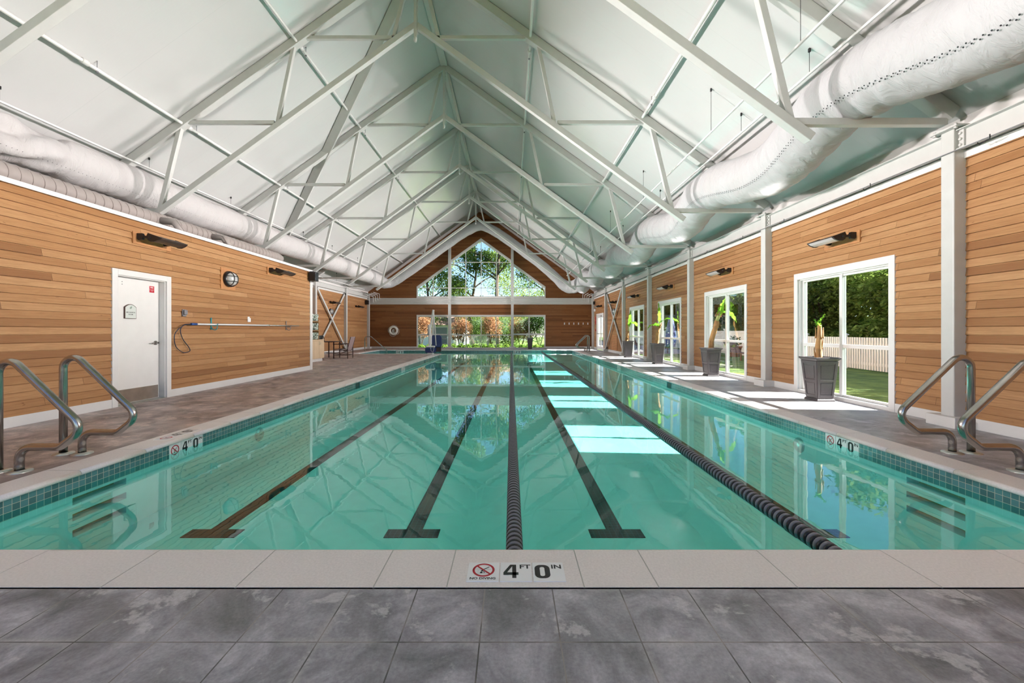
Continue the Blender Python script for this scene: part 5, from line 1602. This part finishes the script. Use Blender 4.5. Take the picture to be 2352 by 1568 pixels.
def tree(loc, h, crown_r, seed, leafm, nleaf, lsize, spread, label, base_h=0.3, group=None, cat='tree', sparse=0.5):
    rr = random.Random(seed); r_ = thing('tree', loc, label, cat, group)
    mb = MB(); tips = []
    L0 = Vector(loc)
    trunk = [L0, L0+Vector((rr.uniform(-.2, .2), rr.uniform(-.2, .2), h*base_h)), L0+Vector((rr.uniform(-.4, .4), rr.uniform(-.4, .4), h*0.6)), L0+Vector((rr.uniform(-.5, .5), rr.uniform(-.4, .4), h*0.92))]
    tc = catmull(trunk, 5); mb.tube(tc, lambda t: max(0.02, h*0.018*(1-0.85*t)), 7)
    nb = 9
    for k in range(nb):
        t = base_h + (0.95-base_h)*k/nb; i = int(t*(len(tc)-1)); b0 = tc[i]
        a = rr.uniform(0, 6.28); ln = crown_r*rr.uniform(0.7, 1.1)*(1.0-0.4*abs(t-0.5))
        e1 = b0 + Vector((math.cos(a)*ln*0.5, math.sin(a)*ln*0.5, ln*0.35)); e2 = b0 + Vector((math.cos(a)*ln, math.sin(a)*ln, ln*rr.uniform(0.4, 0.75)))
        mb.tube(catmull([b0, e1, e2], 4), lambda t: max(0.01, h*0.007*(1-0.8*t)), 5)
        tips += [e1, e2]
        for q in range(3):
            a2 = a + rr.uniform(-1, 1); e3 = e1 + Vector((math.cos(a2), math.sin(a2), rr.uniform(0.1, 0.8)))*ln*0.5
            mb.tube([e1, e3], 0.015*h/8, 4); tips.append(e3)
    obj('trunk', mb, 'bark', r_)
    cs = [(tuple(t), crown_r*spread*rr.uniform(0.6, 1.2)) for t in tips] + [(tuple(tc[-1]), crown_r*spread)]
    leaves('foliage', cs, nleaf, lsize, seed+1, leafm, r_)
    return r_

def bush(loc, h, w, seed, leafm, n, size, label, cat='shrub', group=None):
    rr = random.Random(seed); r_ = thing('shrub', loc, label, cat, group)
    mb = MB(); cs = []
    for k in range(7):
        a = rr.uniform(0, 6.28); q = Vector((math.cos(a)*w*0.35, math.sin(a)*w*0.35, h*rr.uniform(0.55, 0.85)))
        mb.tube([Vector(loc), Vector(loc)+q*0.5, Vector(loc)+q], 0.02, 4); cs.append((tuple(Vector(loc)+q*rr.uniform(.5, 1)), w*0.3))
    for k in range(6): cs.append((tuple(Vector(loc)+Vector((rr.uniform(-.3, .3)*w, rr.uniform(-.3, .3)*w, h*rr.uniform(0.25, 0.85)))), w*0.28))
    obj('stems', mb, 'bark', r_)
    leaves('foliage', cs, n, size, seed+3, leafm, r_)
    return r_

# evergreen screen beyond the right fence (one tree built, copies turned and given their own words)
def hedge_tree(seed, loc, label):
    r_ = thing('screen_tree', loc, label, 'tree', 'trees beyond the right fence')
    rr = random.Random(seed); mb = MB(); cs = []
    for k in range(4):
        b0 = Vector(loc)+Vector((rr.uniform(-.5, .5), rr.uniform(-.5, .5), 0)); top = b0+Vector((rr.uniform(-.6, .6), rr.uniform(-.6, .6), rr.uniform(3, 4.2)))
        mb.tube(catmull([b0, (b0+top)/2+Vector((rr.uniform(-.2, .2), 0, 0)), top], 4), lambda t: 0.06*(1-0.7*t), 6)
    obj('trunk', mb, 'bark', r_)
    for k in range(44): cs.append(((loc[0]+rr.uniform(-1.5, 1.5), loc[1]+rr.uniform(-1.8, 1.8), loc[2]+rr.uniform(0.7, 4.3)), rr.uniform(0.5, 0.9)))
    leaves('foliage', cs, 20000, 0.19, seed+2, 'leafs' if seed % 2 else 'leafs2', r_)
    return r_
ha = hedge_tree(21, (16.2, 8.5, -0.2), 'leafy green tree beyond the picket fence, seen through the nearest right window at its left')
hb = hedge_tree(34, (17.6, 12.0, -0.2), 'dark leafy tree beyond the picket fence, filling the nearest right window')
desc = ['through the nearest window at its right', 'behind the first picket posts', 'between the nearest and second windows', 'through the second window at its right', 'through the second window behind the solid fence', 'through the second window at its left',
        'through the third window at its right', 'through the third window behind the blue umbrella', 'through the third window at its left', 'through the farthest window at its right', 'through the farthest window at its left', 'deep behind the farthest window', 'far down the fence line', 'at the end of the fence line']
for k in range(14):
    src = ha if k % 2 else hb
    yy = 15.0 + 3.4*k; o_ = dup(src, (16.6 + 0.12*k + (1.2 if k % 2 else 0) , yy, -0.2), 'green screening tree seen ' + desc[k], rz=k*1.1)
    s_ = 0.95 + 0.1*((k*7) % 4); o_.scale = (s_, s_, 0.94+0.05*(k % 3))

bdesc = ['rising behind the first window trees', 'rising behind the second window trees', 'behind the white board fence, nearer one', 'behind the white board fence, middle one', 'behind the white board fence, farther one', 'farthest along the fence line', 'rising beyond the lawn near the rear gable']
for k in range(7):
    src = ha if k % 2 else hb
    o_ = dup(src, (24.5 + (k % 2)*1.5, [8, 15, 22.5, 31, 40, 50, 0][k], -0.2), 'tall background tree ' + bdesc[k], rz=k*1.7+0.4)
    o_['group'] = 'tall trees behind the screening row'
    o_.scale = (2.1, 2.1, 1.85)
# fence along the right lawn
r_ = thing('picket_fence', (12.5, 14, -0.2), 'white picket fence along the right lawn', 'fence')
pk = MB(); n_ = 0
FXf = lambda y: 12.0 + (y-12.5)*0.12
y = 3.0
while y < 19.5:
    x = FXf(y); pk.box(x-0.012, x+0.012, y, y+0.065, -0.15, 0.95); y += 0.115
obj('picket', pk, 'trim', r_, kind='stuff')
mb = MB()
for z in (0.05, 0.70): mb.bar((FXf(3)+0.03, 3, z), (FXf(19.5)+0.03, 19.5, z), 0.04, 0.09)
obj('rail', mb, 'trim', r_)
for k in range(8):
    y = 3.1 + 2.35*k; x = FXf(y); mb = MB(); mb.box(x-0.07, x+0.07, y-0.07, y+0.07, -0.2, 1.02); mb.box(x-0.1, x+0.1, y-0.1, y+0.1, 1.02, 1.06); mb.hexa([(x-.08, y-.08, 1.06), (x+.08, y-.08, 1.06), (x+.08, y+.08, 1.06), (x-.08, y+.08, 1.06)], [(x-.01, y-.01, 1.12), (x+.01, y-.01, 1.12), (x+.01, y+.01, 1.12), (x-.01, y+.01, 1.12)])
    obj('fence_post', mb, 'trim', r_)
r_ = thing('board_fence', (13.2, 30, -0.2), 'tall white board fence farther down the right garden', 'fence')
mb = MB(); mb.bar((12.9, 19.6, 0.45), (14.6, 52, 0.45), 0.04, 1.3); obj('board_panel', mb, 'trim', r_)
mb = MB(); mb.bar((12.88, 19.6, 1.12), (14.58, 52, 1.12), 0.12, 0.12); obj('top_rail', mb, 'trim', r_)
for k in range(13):
    y = 19.7 + 2.5*k; x = 12.9+(y-19.6)*0.0525; mb = MB(); mb.box(x-0.09, x+0.05, y-0.07, y+0.07, -0.2, 1.26); mb.box(x-0.12, x+0.08, y-0.1, y+0.1, 1.26, 1.31); obj('fence_post', mb, 'trim', r_)
# patio paving and furniture
mb = MB(); mb.box(XW+1.5, 12.2, 24, 60, -0.21, -0.17); obj('patio_slab', mb, plain('patio_stone', (0.42, 0.38, 0.38), 0.8, vary=0.1), None, 'grey stone patio outside the far right windows', 'paving', origin=(9, 40, -0.2))
px_, py_ = 12.0, 21.6
r_ = thing('terracotta_pot', (px_, py_, -0.2), 'terracotta pot with a spiky plant by the white fence outside', 'plant pot')
mb = MB(); mb.lathe([(0.0, 0.0), (0.22, 0.0), (0.33, 0.5), (0.36, 0.5), (0.36, 0.56), (0.30, 0.56), (0.28, 0.5), (0, 0.5)], (px_, py_, -0.2), 'Z', 20); obj('pot', mb, 'terracotta', r_)
leaves('foliage', [((px_, py_, 0.62), 0.3)], 220, 0.14, 5, 'leaf2', r_)
def lounger(x, y, lab):
    r_ = thing('garden_lounger', (x, y, -0.2), lab, 'lounger', 'garden loungers outside')
    mb = MB()
    for k in range(9): mb.box(x-0.3, x+0.3, y-0.9+0.12*k, y-0.82+0.12*k, 0.12, 0.145)
    obj('seat_slats', mb, 'brownwood', r_)
    mb = MB(); mb.bar((x, y+0.18, 0.14), (x, y+0.75, 0.62), 0.6, 0.03, (0, -0.6, 0.7)); obj('backrest', mb, 'brownwood', r_)
    for dx in (-0.28, 0.28):
        for dy in (-0.8, 0.2): mb = MB(); mb.box(x+dx-0.02, x+dx+0.02, y+dy-0.02, y+dy+0.02, -0.2, 0.12); obj('leg', mb, 'brownwood', r_)
lounger(10.9, 19.4, 'brown wooden lounger on the lawn seen through the second window')
lounger(9.2, 25.2, 'brown wooden lounger seen through the third window')
lounger(9.6, 31.5, 'brown wooden lounger seen through the farthest right window')
r_ = thing('patio_umbrella', (10.9, 27.5, -0.2), 'closed blue patio umbrella outside the third right window', 'umbrella')
mb = MB(); mb.tube([(10.9, 27.5, -0.2), (10.9, 27.5, 2.5)], 0.03, 8); obj('pole', mb, 'trim', r_)
mb = MB(); mb.lathe([(0.30, 0.3), (0.36, 0.8), (0.3, 1.5), (0.14, 2.3), (0.02, 2.55)], (10.9, 27.5, -0.2), 'Z', 12); obj('canopy', mb, 'umbrella', r_)

# beyond the far wall
bush((-6.75, 30.0, -0.2), 2.9, 1.5, 51, 'leafc', 5000, 0.10, 'copper-leaved shrub outside the left far window', group='copper shrubs')
bush((-3.85, 30.6, -0.2), 2.9, 1.6, 52, 'leafc', 5000, 0.10, 'copper-leaved shrub at the left of the middle far window', group='copper shrubs')
bush((-1.55, 30.2, -0.2), 2.9, 1.6, 53, 'leafc', 5500, 0.10, 'copper-leaved shrub in the centre of the middle far window', group='copper shrubs')
bush((0.75, 30.8, -0.2), 2.6, 1.7, 54, 'leafc', 4500, 0.10, 'copper-leaved shrub outside the right far window', group='copper shrubs')
bush((2.15, 30.6, -0.2), 3.3, 2.2, 55, 'leaf2', 9000, 0.10, 'dark evergreen shrub at the right end of the right far window')
bush((-0.25, 33.0, -0.2), 2.4, 2.6, 56, 'leaf1', 6000, 0.11, 'green shrub behind the post right of the middle far window')
bush((-2.9, 35.5, -0.2), 2.6, 2.6, 57, 'leaf1', 8000, 0.11, 'clipped green hedge behind the white fence')
leaves('flower_bed', [((x*0.55-6.4, 28.6+0.3*(x % 3), -0.05), 0.33) for x in range(17)], 9000, 0.13, 61, 'grass', None)
fb = bpy.data.objects['flower_bed']; fb['label'] = 'low strip of bright green border plants along the far windows'; fb['category'] = 'plants'; fb['kind'] = 'stuff'
# white house and garage
r_ = thing('house', (-8, 40, -0.2), 'white clapboard outbuilding with a brown shingle roof outside the left far window', 'building')
mb = MB()
for k in range(13): mb.hexa([(-13, 38.97, -0.2+0.15*k), (-4.6, 38.97, -0.2+0.15*k), (-4.6, 44, -0.2+0.15*k), (-13, 44, -0.2+0.15*k)], [(-13, 39.0, -0.05+0.15*k), (-4.6, 39.0, -0.05+0.15*k), (-4.6, 44, -0.05+0.15*k), (-13, 44, -0.05+0.15*k)])
obj('wall', mb, 'housewall', r_)
mb = MB(); mb.hexa([(-13.3, 38.6, 1.75), (-4.3, 38.6, 1.75), (-4.3, 44.3, 1.75), (-13.3, 44.3, 1.75)], [(-13.3, 41.4, 2.65), (-4.3, 41.4, 2.65), (-4.3, 41.6, 2.65), (-13.3, 41.6, 2.65)]); obj('roof', mb, 'houseroof', r_)
mb = MB(); mb.box(-7.6, -6.2, 38.9, 38.97, -0.1, 1.5); obj('garage_door', mb, 'grey', r_)
r_ = thing('white_house', (-1, 58, -0.2), 'distant pale house behind the hedge', 'building')
mb = MB(); mb.box(-8, 3, 58, 66, -0.2, 3.2); obj('wall', mb, 'housewall', r_)
mb = MB(); mb.hexa([(-8.5, 57.5, 3.2), (3.5, 57.5, 3.2), (3.5, 66.5, 3.2), (-8.5, 66.5, 3.2)], [(-5, 61.8, 4.8), (0, 61.8, 4.8), (0, 62.2, 4.8), (-5, 62.2, 4.8)]); obj('roof', mb, 'houseroof', r_)
r_ = thing('garden_fence', (-2.5, 33.5, -0.2), 'white picket garden gate and fence beyond the middle far window', 'fence')
mb = MB(); x = -4.6
while x < -1.2: mb.box(x, x+0.06, 33.49, 33.51, -0.15, 0.85); x += 0.11
obj('picket', mb, 'trim', r_, kind='stuff')
for x in (-4.65, -1.95, -1.15): mb = MB(); mb.box(x-0.12, x+0.12, 33.4, 33.64, -0.2, 1.05); obj('fence_post', mb, 'trim', r_)
# trees against the sky
tree((-7.5, 37.5, -0.2), 11.0, 3.6, 71, 'leaf1', 7000, 0.20, 0.24, 'green tree with bare grey branches in the left upper window', 0.25, 'tall trees behind the far gable')
tree((-3.9, 40.5, -0.2), 12.5, 3.6, 72, 'leafy', 14000, 0.20, 0.32, 'sunlit yellow-green tree in the middle upper window, left half', 0.25, 'tall trees behind the far gable')
tree((-1.2, 36.5, -0.2), 12.0, 3.0, 73, 'leaf1', 11000, 0.20, 0.30, 'dark green tree whose crown fills the top of the middle upper window', 0.45, 'tall trees behind the far gable')
tree((3.4, 38.0, -0.2), 11.0, 3.6, 74, 'leaf1', 9000, 0.20, 0.26, 'branching tree seen through the right upper window', 0.25, 'tall trees behind the far gable')
tree((0.3, 48, -0.2), 7.5, 3.6, 76, 'leafy', 8000, 0.2, 0.35, 'pale green tree low behind the distant house', 0.25, 'tall trees behind the far gable')
tree((-9.5, 50, -0.2), 9, 4.0, 75, 'leaf1', 7000, 0.22, 0.35, 'broad green tree behind the white outbuilding', 0.25, 'tall trees behind the far gable')
